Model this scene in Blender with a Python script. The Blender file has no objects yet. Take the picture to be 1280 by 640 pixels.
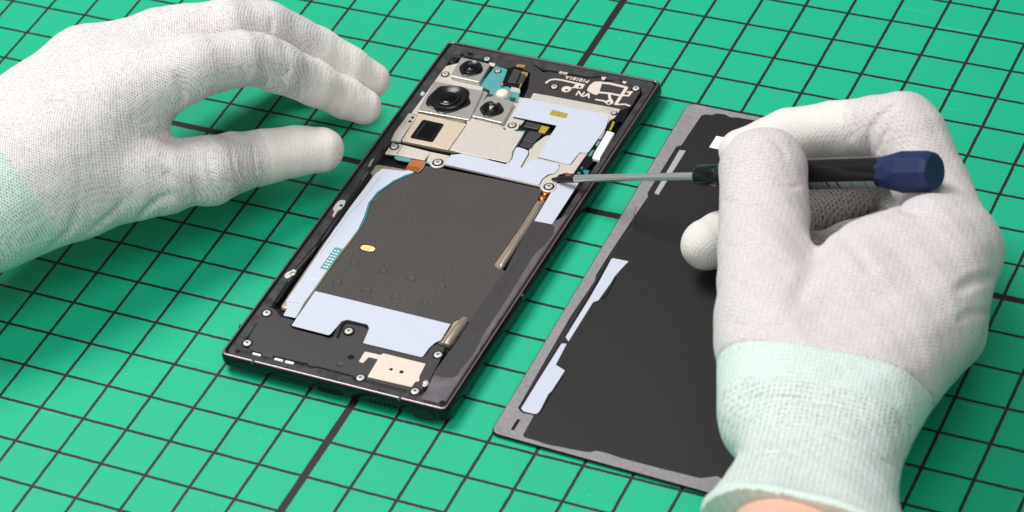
import bpy, bmesh, math, random
import numpy as np
from mathutils import Vector, Matrix
random.seed(7); np.random.seed(7)
S = bpy.context.scene
S.unit_settings.scale_length = 0.01          # one unit is one centimetre
col = S.collection

# ---------------------------------------------------------------- camera model (solved from the mat's 15 mm grid)
RW = np.array([[0.8879934185036151, 0.44091719364242, -0.13061285175952705],
               [0.20290189149090587, -0.6305588120035192, -0.7491504568737333],
               [-0.4126724016985823, 0.6387390804978221, -0.6493950076194924]])
CW = np.array([47.95521894903365, -55.72753951541726, 60.42188549877072])
FP, CX, CY = 3752.37, 442.608, 350.232
def ray(px, py): return RW.T @ np.array([(px-CX)/FP, (py-CY)/FP, 1.0])
def G(px, py, z=0.0):
    d = ray(px, py); return CW + (z-CW[2])/d[2]*d
def D(px, py, dep): return CW + dep*ray(px, py)
def depth(p): return float((RW @ (np.array(p)-CW))[2])
def Z(ox, oy, s, l): return [(ox+a/s, oy+b/s) for a, b in l]

cam = bpy.data.cameras.new('camera'); co = bpy.data.objects.new('camera', cam); col.objects.link(co)
Rb = Matrix(((RW.T @ np.diag([1, -1, -1.0])).tolist()))
co.matrix_world = Matrix.Translation(Vector(CW)) @ Rb.to_4x4()
cam.sensor_width = 36; cam.lens = FP/1280*36
cam.shift_x = (640-CX)/1280; cam.shift_y = (CY-320)/1280
cam.clip_start = 1; cam.clip_end = 2000
cam.dof.use_dof = True; cam.dof.focus_distance = 94.5; cam.dof.aperture_fstop = 0.24
S.camera = co
S.render.resolution_x = 1024; S.render.resolution_y = 512

# ---------------------------------------------------------------- materials
def lin(c):
    r = []
    for v in c:
        v = v/255; r.append(v/12.92 if v <= .04045 else ((v+.055)/1.055)**2.4)
    return (*r, 1)
def mk(name):
    m = bpy.data.materials.new(name); m.use_nodes = True
    return m, m.node_tree.nodes, m.node_tree.links, m.node_tree.nodes['Principled BSDF']
def mat(name, c, rough=.5, metal=0, noise=0.0, nscale=3, bump=0.0, bscale=30, spec=.5, coat=0, rvar=0.0, stretch=None):
    m, n, l, b = mk(name)
    b.inputs['Base Color'].default_value = lin(c); b.inputs['Roughness'].default_value = rough
    b.inputs['Metallic'].default_value = metal; b.inputs['Specular IOR Level'].default_value = spec
    b.inputs['Coat Weight'].default_value = coat; b.inputs['Coat Roughness'].default_value = .05
    tc = n.new('ShaderNodeTexCoord')
    mp = n.new('ShaderNodeMapping'); l.new(tc.outputs['Object'], mp.inputs[0])
    if stretch: mp.inputs['Scale'].default_value = stretch
    if noise or rvar:
        t = n.new('ShaderNodeTexNoise'); t.inputs['Scale'].default_value = nscale; t.inputs['Detail'].default_value = 6
        l.new(mp.outputs[0], t.inputs['Vector'])
    if noise:
        r = n.new('ShaderNodeMapRange'); r.inputs[1].default_value = .3; r.inputs[2].default_value = .7
        r.inputs[3].default_value = 1-noise; r.inputs[4].default_value = 1+noise
        l.new(t.outputs['Fac'], r.inputs[0])
        mx = n.new('ShaderNodeVectorMath'); mx.operation = 'SCALE'
        mx.inputs[0].default_value = lin(c)[:3]; l.new(r.outputs[0], mx.inputs['Scale'])
        l.new(mx.outputs[0], b.inputs['Base Color'])
    if rvar:
        r = n.new('ShaderNodeMapRange'); r.inputs[1].default_value = .3; r.inputs[2].default_value = .7
        r.inputs[3].default_value = max(0, rough-rvar); r.inputs[4].default_value = rough+rvar
        l.new(t.outputs['Fac'], r.inputs[0]); l.new(r.outputs[0], b.inputs['Roughness'])
    if bump:
        t2 = n.new('ShaderNodeTexNoise'); t2.inputs['Scale'].default_value = bscale; t2.inputs['Detail'].default_value = 4
        l.new(mp.outputs[0], t2.inputs['Vector'])
        bp = n.new('ShaderNodeBump'); bp.inputs['Strength'].default_value = bump; bp.inputs['Distance'].default_value = .02
        l.new(t2.outputs['Fac'], bp.inputs['Height']); l.new(bp.outputs[0], b.inputs['Normal'])
    return m

M = {}
M['frame'] = mat('graphite_frame', (14, 12, 14), .1, 0, rvar=.03, nscale=2, spec=.38)
M['rim'] = mat('polished_rim', (150, 134, 142), .34, .85)
M['polish'] = mat('plum_grey_strip', (116, 110, 117), .3, .35, noise=.1, nscale=1.5, rvar=.08)
M['ledge'] = mat('frame_ledge', (58, 58, 62), .4, .1, noise=.22, nscale=4, rvar=.15, bump=.15, bscale=14)
M['dark'] = mat('black_cavity', (18, 18, 19), .5, spec=.2)
M['module'] = mat('black_module', (52, 50, 51), .5, noise=.1, nscale=8, bump=.1, bscale=60)
M['coil'] = mat('charcoal_sheet', (52, 50, 52), .5, noise=.06, nscale=5)
M['line'] = mat('black_line', (18, 18, 19), .6, spec=.15)
M['blue'] = mat('pale_blue_film', (197, 204, 219), .45, noise=.015, nscale=2, spec=.4)
M['beige'] = mat('nickel_shield', (212, 206, 198), .42, .25, noise=.05, nscale=12, bump=.08, bscale=50)
M['beige2'] = mat('warm_nickel_shield', (220, 204, 182), .4, .3, noise=.05, nscale=10, bump=.08, bscale=50)
M['trace'] = mat('cream_trace', (222, 208, 198), .5)
M['silver'] = mat('satin_silver', (196, 194, 188), .3, .55, noise=.04, nscale=10)
M['steel'] = mat('screw_steel', (228, 226, 224), .3, .35)
M['tan'] = mat('pouch_foil', (172, 158, 146), .4, .6, noise=.12, nscale=4)
M['teal'] = mat('teal_board', (84, 158, 160), .4, noise=.1, nscale=9)
M['tealb'] = mat('teal_trim', (30, 138, 158), .35)
M['olive'] = mat('olive_edge', (128, 132, 96), .5)
M['gold'] = mat('gold_label', (196, 172, 62), .35, .3, noise=.15, nscale=20)
M['goldp'] = mat('gold_pad', (226, 190, 120), .3, .7)
M['oval'] = mat('cream_sticker', (250, 226, 160), .5, noise=.03, nscale=20)
M['flash'] = mat('flash_resin', (236, 226, 208), .25, noise=.05, nscale=8)
M['orange'] = mat('orange_ink', (206, 132, 70), .6)
M['copper'] = mat('copper', (206, 122, 72), .3, .7, noise=.15, nscale=14)
M['flexor'] = mat('polyimide_flex', (176, 104, 62), .35, noise=.1, nscale=12)
M['white'] = mat('white_plastic', (238, 238, 238), .4)
M['glass'] = mat('lens_glass', (6, 6, 9), .04, spec=.4)
M['lens'] = mat('lens_barrel', (20, 20, 22), .22, noise=.1)
M['mid'] = mat('grey_component', (62, 60, 62), .4, noise=.08)
M['film'] = None
M['cover'] = mat('cover_panel', (30, 28, 29), .42, noise=.03, nscale=1.5)
M['adh'] = None
M['slot'] = mat('port_black', (9, 9, 10), .5, spec=.2)
M['bar'] = mat('grey_foam_strip', (168, 168, 174), .6, noise=.05)
M['chrome'] = mat('polished_shaft', (214, 216, 216), .28, .75)
M['tip'] = mat('blackened_tip', (52, 44, 44), .4, .5, noise=.25, nscale=6)
M['hblack'] = mat('handle_black', (16, 16, 17), .22, coat=.3)
M['label'] = mat('handle_label', (128, 138, 148), .5)
M['cap'] = mat('navy_plastic', (34, 46, 84), .5, spec=.3, noise=.05, nscale=6, bump=.05, bscale=20)
M['skin'] = mat('skin', (228, 182, 160), .5, noise=.05, nscale=6, bump=.2, bscale=12)

def film_mat(name, c, amp, sc, rough):
    m, n, l, b = mk(name)
    tc = n.new('ShaderNodeTexCoord')
    t = n.new('ShaderNodeTexNoise'); t.inputs['Scale'].default_value = sc; t.inputs['Detail'].default_value = 3
    t2 = n.new('ShaderNodeTexNoise'); t2.inputs['Scale'].default_value = .8; t2.inputs['Detail'].default_value = 3
    l.new(tc.outputs['Object'], t.inputs['Vector']); l.new(tc.outputs['Object'], t2.inputs['Vector'])
    r = n.new('ShaderNodeMapRange'); r.inputs[1].default_value = .32; r.inputs[2].default_value = .68
    r.inputs[3].default_value = 1-amp; r.inputs[4].default_value = 1+amp; l.new(t.outputs['Fac'], r.inputs[0])
    r2 = n.new('ShaderNodeMapRange'); r2.inputs[1].default_value = .3; r2.inputs[2].default_value = .7
    r2.inputs[3].default_value = .93; r2.inputs[4].default_value = 1.07; l.new(t2.outputs['Fac'], r2.inputs[0])
    mu = n.new('ShaderNodeMath'); mu.operation = 'MULTIPLY'; l.new(r.outputs[0], mu.inputs[0]); l.new(r2.outputs[0], mu.inputs[1])
    mx = n.new('ShaderNodeVectorMath'); mx.operation = 'SCALE'; mx.inputs[0].default_value = lin(c)[:3]
    l.new(mu.outputs[0], mx.inputs['Scale']); l.new(mx.outputs[0], b.inputs['Base Color'])
    bp = n.new('ShaderNodeBump'); bp.inputs['Strength'].default_value = .35; bp.inputs['Distance'].default_value = .01
    l.new(t.outputs['Fac'], bp.inputs['Height']); l.new(bp.outputs[0], b.inputs['Normal'])
    b.inputs['Roughness'].default_value = rough
    return m
M['film'] = film_mat('graphite_film', (64, 60, 59), .45, 20, .6)
M['adh'] = film_mat('grey_adhesive', (140, 137, 140), .12, 7, .6)

def mat_mat():
    m, n, l, b = mk('cutting_mat_green')
    tc = n.new('ShaderNodeTexCoord'); sp = n.new('ShaderNodeSeparateXYZ'); l.new(tc.outputs['Object'], sp.inputs[0])
    wob = n.new('ShaderNodeTexNoise'); wob.inputs['Scale'].default_value = 1.3; l.new(tc.outputs['Object'], wob.inputs['Vector'])
    wf = n.new('ShaderNodeTexNoise'); wf.inputs['Scale'].default_value = 14; wf.inputs['Detail'].default_value = 4; l.new(tc.outputs['Object'], wf.inputs['Vector'])
    def mth(op, a, bb=None, cc=None):
        q = n.new('ShaderNodeMath'); q.operation = op
        for i, v in enumerate((a, bb, cc)):
            if v is None: continue
            if isinstance(v, (int, float)): q.inputs[i].default_value = v
            else: l.new(v, q.inputs[i])
        return q.outputs[0]
    w = mth('MULTIPLY_ADD', wob.outputs['Fac'], .03, -.015)
    wfine = mth('MULTIPLY_ADD', wf.outputs['Fac'], .05, -.025)
    masks = []
    for o, thick in ((sp.outputs[0], 12.0), (sp.outputs[1], 9.0)):
        x = mth('ADD', o, w)
        d = mth('PINGPONG', x, .75)                     # 0 on every line of the 15 mm grid
        d = mth('ADD', d, wfine)
        a = n.new('ShaderNodeMapRange'); a.interpolation_type = 'SMOOTHSTEP'
        a.inputs[1].default_value = .04; a.inputs[2].default_value = .062; a.inputs[3].default_value = 1; a.inputs[4].default_value = 0
        l.new(d, a.inputs[0]); masks.append(a.outputs[0])
        d2 = mth('ADD', mth('ABSOLUTE', mth('SUBTRACT', x, thick)), wfine)
        a = n.new('ShaderNodeMapRange'); a.interpolation_type = 'SMOOTHSTEP'
        a.inputs[1].default_value = .115; a.inputs[2].default_value = .14; a.inputs[3].default_value = 1; a.inputs[4].default_value = 0
        l.new(d2, a.inputs[0]); masks.append(a.outputs[0])
    mk_ = masks[0]
    for q in masks[1:]: mk_ = mth('MAXIMUM', mk_, q)
    # rubbed-off specks in the print
    v = n.new('ShaderNodeTexNoise'); v.inputs['Scale'].default_value = 2.2; v.inputs['Detail'].default_value = 8; v.inputs['Roughness'].default_value = .8
    l.new(tc.outputs['Object'], v.inputs['Vector'])
    sc = n.new('ShaderNodeMapRange'); sc.inputs[1].default_value = .70; sc.inputs[2].default_value = .76; sc.inputs[3].default_value = 1; sc.inputs[4].default_value = .45
    l.new(v.outputs['Fac'], sc.inputs[0])
    mk_ = mth('MULTIPLY', mk_, sc.outputs[0])
    # colour of the green: gentle variation, fine scratches and dust
    big = n.new('ShaderNodeTexNoise'); big.inputs['Scale'].default_value = .25; big.inputs['Detail'].default_value = 5; l.new(tc.outputs['Object'], big.inputs['Vector'])
    g = n.new('ShaderNodeMix'); g.data_type = 'RGBA'; g.inputs[6].default_value = lin((12, 175, 133)); g.inputs[7].default_value = lin((17, 181, 139))
    l.new(big.outputs['Fac'], g.inputs[0])
    base = g.outputs[2]
    for ang, seed in ((.5, 0), (-.9, 7), (1.4, 3)):
        mp = n.new('ShaderNodeMapping'); mp.inputs['Rotation'].default_value = (0, 0, ang); mp.inputs['Location'].default_value = (seed, seed*2, 0)
        mp.inputs['Scale'].default_value = (.16, 9, 1); l.new(tc.outputs['Object'], mp.inputs[0])
        t = n.new('ShaderNodeTexNoise'); t.inputs['Scale'].default_value = 1.2; t.inputs['Detail'].default_value = 2; l.new(mp.outputs[0], t.inputs['Vector'])
        r = n.new('ShaderNodeMapRange'); r.inputs[1].default_value = .72; r.inputs[2].default_value = .8; r.inputs[3].default_value = 0; r.inputs[4].default_value = .32
        l.new(t.outputs['Fac'], r.inputs[0])
        x = n.new('ShaderNodeMix'); x.data_type = 'RGBA'; l.new(r.outputs[0], x.inputs[0]); l.new(base, x.inputs[6]); x.inputs[7].default_value = lin((150, 225, 200)); base = x.outputs[2]
    vd = n.new('ShaderNodeTexVoronoi'); vd.inputs['Scale'].default_value = .9; l.new(tc.outputs['Object'], vd.inputs['Vector'])
    r = n.new('ShaderNodeMapRange'); r.inputs[1].default_value = .008; r.inputs[2].default_value = .035; r.inputs[3].default_value = .35; r.inputs[4].default_value = 0
    l.new(vd.outputs['Distance'], r.inputs[0])
    x = n.new('ShaderNodeMix'); x.data_type = 'RGBA'; l.new(r.outputs[0], x.inputs[0]); l.new(base, x.inputs[6]); x.inputs[7].default_value = lin((190, 235, 220)); base = x.outputs[2]
    x = n.new('ShaderNodeMix'); x.data_type = 'RGBA'; l.new(mk_, x.inputs[0]); l.new(base, x.inputs[6]); x.inputs[7].default_value = lin((36, 27, 31)); base = x.outputs[2]
    l.new(base, b.inputs['Base Color'])
    b.inputs['Roughness'].default_value = .55; b.inputs['Specular IOR Level'].default_value = .38
    fine = n.new('ShaderNodeTexNoise'); fine.inputs['Scale'].default_value = 25; l.new(tc.outputs['Object'], fine.inputs['Vector'])
    h = mth('MULTIPLY_ADD', mk_, .6, fine.outputs['Fac'])
    bp = n.new('ShaderNodeBump'); bp.inputs['Strength'].default_value = .12; bp.inputs['Distance'].default_value = .01
    l.new(h, bp.inputs['Height']); l.new(bp.outputs[0], b.inputs['Normal'])
    return m

def knit_mat(name, light, dark, pu, pv, contrast, bump, blotch=.3, rib=0.0, patchy=1.0, grid=False, pebble=0.0):
    """Knitted yarn: a checker of stitches laid out along the 'knit' UVs (centimetres)."""
    m, n, l, b = mk(name)
    uv = n.new('ShaderNodeUVMap'); uv.uv_map = 'knit'
    tc = n.new('ShaderNodeTexCoord')
    wn = n.new('ShaderNodeTexNoise'); wn.inputs['Scale'].default_value = 1.6; wn.inputs['Detail'].default_value = 3; l.new(tc.outputs['Object'], wn.inputs['Vector'])
    wm = n.new('ShaderNodeVectorMath'); wm.operation = 'MULTIPLY_ADD'; l.new(wn.outputs['Color'], wm.inputs[0]); wm.inputs[1].default_value = (.05, .05, 0)
    l.new(uv.outputs[0], wm.inputs[2])
    sp = n.new('ShaderNodeSeparateXYZ'); l.new(wm.outputs[0], sp.inputs[0])
    def mth(op, a, bb=None, cc=None):
        q = n.new('ShaderNodeMath'); q.operation = op
        for i, v in enumerate((a, bb, cc)):
            if v is None: continue
            if isinstance(v, (int, float)): q.inputs[i].default_value = v
            else: l.new(v, q.inputs[i])
        return q.outputs[0]
    A = mth('SINE', mth('MULTIPLY', sp.outputs[0], 2*math.pi/pu)); B = mth('SINE', mth('MULTIPLY', sp.outputs[1], 2*math.pi/pv))
    P = mth('MULTIPLY', mth('MULTIPLY_ADD', A, .5, .5), mth('MULTIPLY_ADD', B, .5, .5)) if grid else mth('MULTIPLY', A, B)
    P = mth('MULTIPLY_ADD', B, rib, P)
    sn = n.new('ShaderNodeTexNoise'); sn.inputs['Scale'].default_value = 11; sn.inputs['Detail'].default_value = 3; l.new(tc.outputs['Object'], sn.inputs['Vector'])
    P = mth('ADD', mth('MULTIPLY', P, .75), mth('MULTIPLY_ADD', sn.outputs['Fac'], 1.7, -.92))
    r = n.new('ShaderNodeMapRange'); r.inputs[1].default_value = -.1; r.inputs[2].default_value = .8; r.inputs[3].default_value = 0; r.inputs[4].default_value = 1
    l.new(P, r.inputs[0])
    bl = n.new('ShaderNodeTexNoise'); bl.inputs['Scale'].default_value = 2.2; bl.inputs['Detail'].default_value = 6; bl.inputs['Roughness'].default_value = .65; l.new(tc.outputs['Object'], bl.inputs['Vector'])
    br = n.new('ShaderNodeMapRange'); br.inputs[1].default_value = .3; br.inputs[2].default_value = .7; br.inputs[3].default_value = 1-.6*patchy; br.inputs[4].default_value = 1
    l.new(bl.outputs['Fac'], br.inputs[0])
    fz = n.new('ShaderNodeTexNoise'); fz.inputs['Scale'].default_value = 13; fz.inputs['Detail'].default_value = 5; fz.inputs['Roughness'].default_value = .7; l.new(tc.outputs['Object'], fz.inputs['Vector'])
    fzr = n.new('ShaderNodeMapRange'); fzr.inputs[1].default_value = .35; fzr.inputs[2].default_value = .75; fzr.inputs[3].default_value = 0; fzr.inputs[4].default_value = blotch
    l.new(fz.outputs['Fac'], fzr.inputs[0])
    at = n.new('ShaderNodeAttribute'); at.attribute_name = 'fade'
    fac = mth('MULTIPLY', mth('ADD', mth('MULTIPLY', mth('MULTIPLY', r.outputs[0], br.outputs[0]), contrast), fzr.outputs[0]), at.outputs['Fac'])
    x = n.new('ShaderNodeMix'); x.data_type = 'RGBA'; l.new(fac, x.inputs[0]); x.inputs[6].default_value = lin(light); x.inputs[7].default_value = lin(dark)
    l.new(x.outputs[2], b.inputs['Base Color'])
    b.inputs['Roughness'].default_value = .9; b.inputs['Specular IOR Level'].default_value = .2
    b.inputs['Sheen Weight'].default_value = .15
    h = mth('MULTIPLY_ADD', fz.outputs['Fac'], .8, mth('MULTIPLY', r.outputs[0], -1.0))
    cr = n.new('ShaderNodeTexNoise'); cr.inputs['Scale'].default_value = 1.1; cr.inputs['Detail'].default_value = 3; cr.inputs['Distortion'].default_value = .6; l.new(tc.outputs['Object'], cr.inputs['Vector'])
    h = mth('MULTIPLY_ADD', cr.outputs['Fac'], 2.5, h)
    if pebble:
        pb = n.new('ShaderNodeTexVoronoi'); pb.inputs['Scale'].default_value = 9; l.new(tc.outputs['Object'], pb.inputs['Vector']); h = mth('MULTIPLY_ADD', pb.outputs['Distance'], pebble, h)
    bp = n.new('ShaderNodeBump'); bp.inputs['Strength'].default_value = bump; bp.inputs['Distance'].default_value = .03
    l.new(h, bp.inputs['Height']); l.new(bp.outputs[0], b.inputs['Normal'])
    return m

# ---------------------------------------------------------------- object helpers
def tag(o, label=None, cat=None, group=None, kind=None):
    for k, v in (('label', label), ('category', cat), ('group', group), ('kind', kind)):
        if v: o[k] = v
def root(name, loc, label, cat, group=None):
    o = bpy.data.objects.new(name, None); col.objects.link(o); o.location = loc; o.empty_display_size = .5
    o['_o'] = list(loc); tag(o, label, cat, group); return o
def origin_of(p):
    while p is not None and p.parent is not None: p = p.parent
    return Vector(p.location) if p is not None else Vector((0, 0, 0))
def add(name, verts, faces, m, parent, smooth=False, bevel=0, seg=2, label=None):
    o0 = origin_of(parent)
    me = bpy.data.meshes.new(name); me.from_pydata([tuple(Vector(v)-o0) for v in verts], [], faces); me.update()
    bm = bmesh.new(); bm.from_mesh(me); bmesh.ops.recalc_face_normals(bm, faces=bm.faces)
    bmesh.ops.triangulate(bm, faces=[f for f in bm.faces if len(f.verts) > 4], ngon_method='EAR_CLIP') if not bevel else None
    bm.to_mesh(me); bm.free()
    me.materials.append(m)
    if smooth:
        me.polygons.foreach_set('use_smooth', [True]*len(me.polygons))
    o = bpy.data.objects.new(name, me); col.objects.link(o); o.parent = parent
    if bevel:
        md = o.modifiers.new('bevel', 'BEVEL'); md.width = bevel; md.segments = seg; md.limit_method = 'ANGLE'; md.angle_limit = math.radians(35)
        md.use_clamp_overlap = True
    if label: o['label'] = label
    return o
def area2(p): return sum(p[i][0]*p[(i+1) % len(p)][1]-p[(i+1) % len(p)][0]*p[i][1] for i in range(len(p)))
def rounded(p, r, n=4):
    out = []; N = len(p)
    for i in range(N):
        a, b, c = Vector(p[i-1]), Vector(p[i]), Vector(p[(i+1) % N])
        u, v = (a-b), (c-b); lu, lv = u.length, v.length
        if lu < 1e-5 or lv < 1e-5: continue
        u /= lu; v /= lv
        cosang = max(-1, min(1, u.dot(v))); ang = math.acos(cosang)
        if ang > 2.85: out.append(tuple(b)); continue
        d = min(r/math.tan(ang/2) if ang > .1 else r, lu*.45, lv*.45)
        p1, p2 = b+u*d, b+v*d
        for k in range(n+1):
            t = k/n; out.append(tuple((1-t)**2*p1+2*t*(1-t)*b+t*t*p2))
    return out
def plate_xy(name, xy, z, th, m, parent, r=.04, bevel=0.0, label=None, smooth=False):
    if area2(xy) < 0: xy = xy[::-1]
    if r: xy = rounded([(a, b) for a, b in xy], r)
    n = len(xy)
    V = [(x, y, z-th) for x, y in xy]+[(x, y, z) for x, y in xy]
    F = [tuple(range(n-1, -1, -1)), tuple(range(n, 2*n))]+[(i, (i+1) % n, n+(i+1) % n, n+i) for i in range(n)]
    return add(name, V, F, m, parent, bevel=bevel, label=label)
def plate(name, px, z, th, m, parent, r=.04, bevel=0.0, label=None):
    return plate_xy(name, [tuple(G(a, b, z)[:2]) for a, b in px], z, th, m, parent, r, bevel, label)
def stroke_xy(pts, w):
    P = [Vector(p) for p in pts]; L = []; R = []
    for i in range(len(P)):
        d1 = (P[i]-P[i-1]).normalized() if i else None; d2 = (P[i+1]-P[i]).normalized() if i < len(P)-1 else None
        if d1 is None: d1 = d2
        if d2 is None: d2 = d1
        t = (d1+d2); t = t.normalized() if t.length > 1e-3 else d1
        nn = Vector((-t.y, t.x)); k = w/2/max(.35, nn.dot(Vector((-d1.y, d1.x))))
        L.append(P[i]+nn*k); R.append(P[i]-nn*k)
    return [tuple(v) for v in L+R[::-1]]
def smoothline(pts, n=5):
    out = []; P = [Vector(p) for p in pts]
    for i in range(len(P)-1):
        a = P[max(i-1, 0)]; b = P[i]; c = P[i+1]; d = P[min(i+2, len(P)-1)]
        for k in range(n):
            t = k/n
            out.append(.5*((2*b)+(-a+c)*t+(2*a-5*b+4*c-d)*t*t+(-a+3*b-3*c+d)*t**3))
    out.append(P[-1]); return out
def stroke(name, px, w, z, th, m, parent, sm=False, bevel=0):
    xy = [tuple(G(a, b, z)[:2]) for a, b in px]
    if sm: xy = smoothline(xy)
    return plate_xy(name, stroke_xy(xy, w), z, th, m, parent, r=0, bevel=bevel)
def lathe(name, c, prof, m, parent, n=40, axis=None, smooth=True, wob=None, flatcap=True):
    """prof: list of (radius, height) along the axis."""
    ax = Vector(axis).normalized() if axis is not None else Vector((0, 0, 1))
    t1 = ax.orthogonal().normalized() if axis is not None else Vector((1, 0, 0)); t2 = ax.cross(t1)
    V = []; F = []; c = Vector(c)
    for (r, h) in prof:
        for k in range(n):
            a = 2*math.pi*k/n; rr = r*(wob(a) if wob else 1)
            V.append(tuple(c+ax*h+t1*(rr*math.cos(a))+t2*(rr*math.sin(a))))
    for i in range(len(prof)-1):
        for k in range(n):
            F.append((i*n+k, i*n+(k+1) % n, (i+1)*n+(k+1) % n, (i+1)*n+k))
    F.append(tuple(range(n-1, -1, -1))); F.append(tuple(range((len(prof)-1)*n, len(prof)*n)))
    o = add(name, V, F, m, parent, smooth=smooth)
    if smooth:
        for p in o.data.polygons: pass
        try: o.data.set_sharp_from_angle(angle=math.radians(38))
        except Exception: pass
    return o
def copy_tree(o, parent=None):
    c = o.copy(); col.objects.link(c); c.parent = parent
    for ch in o.children: copy_tree(ch, c)
    return c
def text(name, s, px, py, z, size, ang, m, parent, squash=1.0, bold=.0):
    cu = bpy.data.curves.new('t', 'FONT'); cu.body = s; cu.size = size; cu.align_x = 'CENTER'; cu.align_y = 'CENTER'; cu.extrude = .004; cu.offset = bold
    to = bpy.data.objects.new('t', cu); col.objects.link(to); bpy.context.view_layer.update()
    me = bpy.data.meshes.new_from_object(to.evaluated_get(bpy.context.evaluated_depsgraph_get()))
    bpy.data.objects.remove(to); me.name = name
    p = Vector(G(px, py, z)); me.transform(Matrix.Translation(p-origin_of(parent)) @ Matrix.Rotation(ang, 4, 'Z') @ Matrix.Diagonal((squash, 1, 1, 1)))
    me.materials.clear(); me.materials.append(m)
    o = bpy.data.objects.new(name, me); col.objects.link(o); o.parent = parent; return o

# ---------------------------------------------------------------- the setting: table under the mat, the mat itself
tb = add('table_top', [(-90, -90, -4), (130, -90, -4), (130, 130, -4), (-90, 130, -4), (-90, -90, -.3), (130, -90, -.3), (130, 130, -.3), (-90, 130, -.3)],
         [(0, 1, 2, 3), (4, 5, 6, 7), (0, 1, 5, 4), (1, 2, 6, 5), (2, 3, 7, 6), (3, 0, 4, 7)], mat('table_laminate', (200, 198, 194), .5, noise=.04), None)
tb['kind'] = 'structure'
mt = plate_xy('cutting_mat', [(-40, -40), (75, -40), (75, 75), (-40, 75)], 0, .3, mat_mat(), None, r=1.0)
tag(mt, 'green cutting mat printed with a black grid, lying under everything', 'cutting mat')

# ---------------------------------------------------------------- the opened phone
RO = (11.4, 6.8, 0)
ph = root('smartphone', RO, 'opened graphite smartphone with its back off, showing cameras, battery and screws', 'smartphone')
Q = [tuple(G(275.2, 441.6, .705)[:2]), tuple(G(556.5, 512.3, .705)[:2]), tuple(G(826.5, 101.5, .705)[:2]), tuple(G(561.2, 50.6, .705)[:2])]
LW, LH = 7.65, 16.35
def L(x, y):
    a, b = x/LW, y/LH
    q = [Vector(v) for v in Q]
    return (q[0]*(1-a)*(1-b)+q[1]*a*(1-b)+q[2]*a*b+q[3]*(1-a)*b)
def ring(il, ir, ib, it, r, z, n=8):
    x0, x1, y0, y1 = il, LW-ir, ib, LH-it; out = []
    for (cx, cy, a0) in ((x1-r, y0+r, -90), (x1-r, y1-r, 0), (x0+r, y1-r, 90), (x0+r, y0+r, 180)):
        for k in range(n+1):
            a = math.radians(a0+90*k/n); v = L(cx+r*math.cos(a), cy+r*math.sin(a)); out.append((v.x, v.y, z))
    return out
def loft(name, rings, m, parent, closed_top=False, closed_bot=False, smooth=True):
    n = len(rings[0]); V = [p for r in rings for p in r]; F = []
    for i in range(len(rings)-1):
        for k in range(n): F.append((i*n+k, i*n+(k+1) % n, (i+1)*n+(k+1) % n, (i+1)*n+k))
    if closed_bot: F.append(tuple(range(n-1, -1, -1)))
    if closed_top: F.append(tuple(range((len(rings)-1)*n, len(rings)*n)))
    o = add(name, V, F, m, parent, smooth=smooth)
    o.data.set_sharp_from_angle(angle=math.radians(40)); return o
fr = loft('frame', [ring(.34, .34, .30, .30, .3, .015), ring(.16, .16, .14, .14, .32, .04), ring(.03, .03, .05, .05, .34, .12), ring(-.05, -.05, -.03, -.03, .36, .24),
              ring(-.08, -.08, -.06, -.06, .34, .38), ring(-.07, -.07, -.055, -.055, .3, .52), ring(-.035, -.035, -.03, -.03, .24, .63), ring(0, 0, 0, 0, .18, .69), ring(.05, .05, .045, .045, .18, .7),
              ring(.085, .085, .075, .075, .18, .7), ring(.105, .105, .095, .095, .18, .672), ring(.135, .135, .12, .12, .18, .668)], M['frame'], ph, closed_bot=True)
lg = loft('inner_ledge', [ring(.135, .135, .12, .12, .18, .668), ring(.15, .15, .14, .14, .18, .645), ring(.19, .175, .2, .2, .18, .645), ring(.42, .36, .55, .50, .2, .615),
              ring(.44, .38, .57, .52, .2, .585), ring(.46, .4, .59, .54, .18, .42)], M['ledge'], ph)
rimo = loft('rim', [ring(.0, .0, .0, .0, .17, .68), ring(.01, .01, .01, .01, .17, .703), ring(.025, .025, .025, .025, .17, .712), ring(.055, .055, .055, .055, .17, .712), ring(.07, .07, .07, .07, .17, .698), ring(.075, .075, .075, .075, .17, .66)], M['rim'], ph)
fl = [ring(.40, .36, .50, .45, .2, .43)]
bed = add('midframe', fl[0]+[(x, y, .40) for x, y, z in fl[0]], [tuple(range(len(fl[0]))), tuple(range(2*len(fl[0])-1, len(fl[0])-1, -1))]+
    [(i, (i+1) % len(fl[0]), len(fl[0])+(i+1) % len(fl[0]), len(fl[0])+i) for i in range(len(fl[0]))], M['dark'], ph)
# thin plastic antenna breaks across the rim
for (px, py, w) in ((316, 453.2, .09), (499.5, 499, .09)):
    c = G(px, py, .68)
    plate_xy('antenna_break', [(c[0]-w/2, c[1]-.045), (c[0]+w/2, c[1]-.045), (c[0]+w/2, c[1]+.09), (c[0]-w/2, c[1]+.09)], .714, .08, M['mid'], ph, r=0)
for (px, py) in ((652, 369), (301, 407)):
    c = G(px, py, .69); plate_xy('antenna_break', [(c[0]-.05, c[1]-.05), (c[0]+.05, c[1]-.05), (c[0]+.05, c[1]+.05), (c[0]-.05, c[1]+.05)], .704, .3, M['mid'], ph, r=0)

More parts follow.
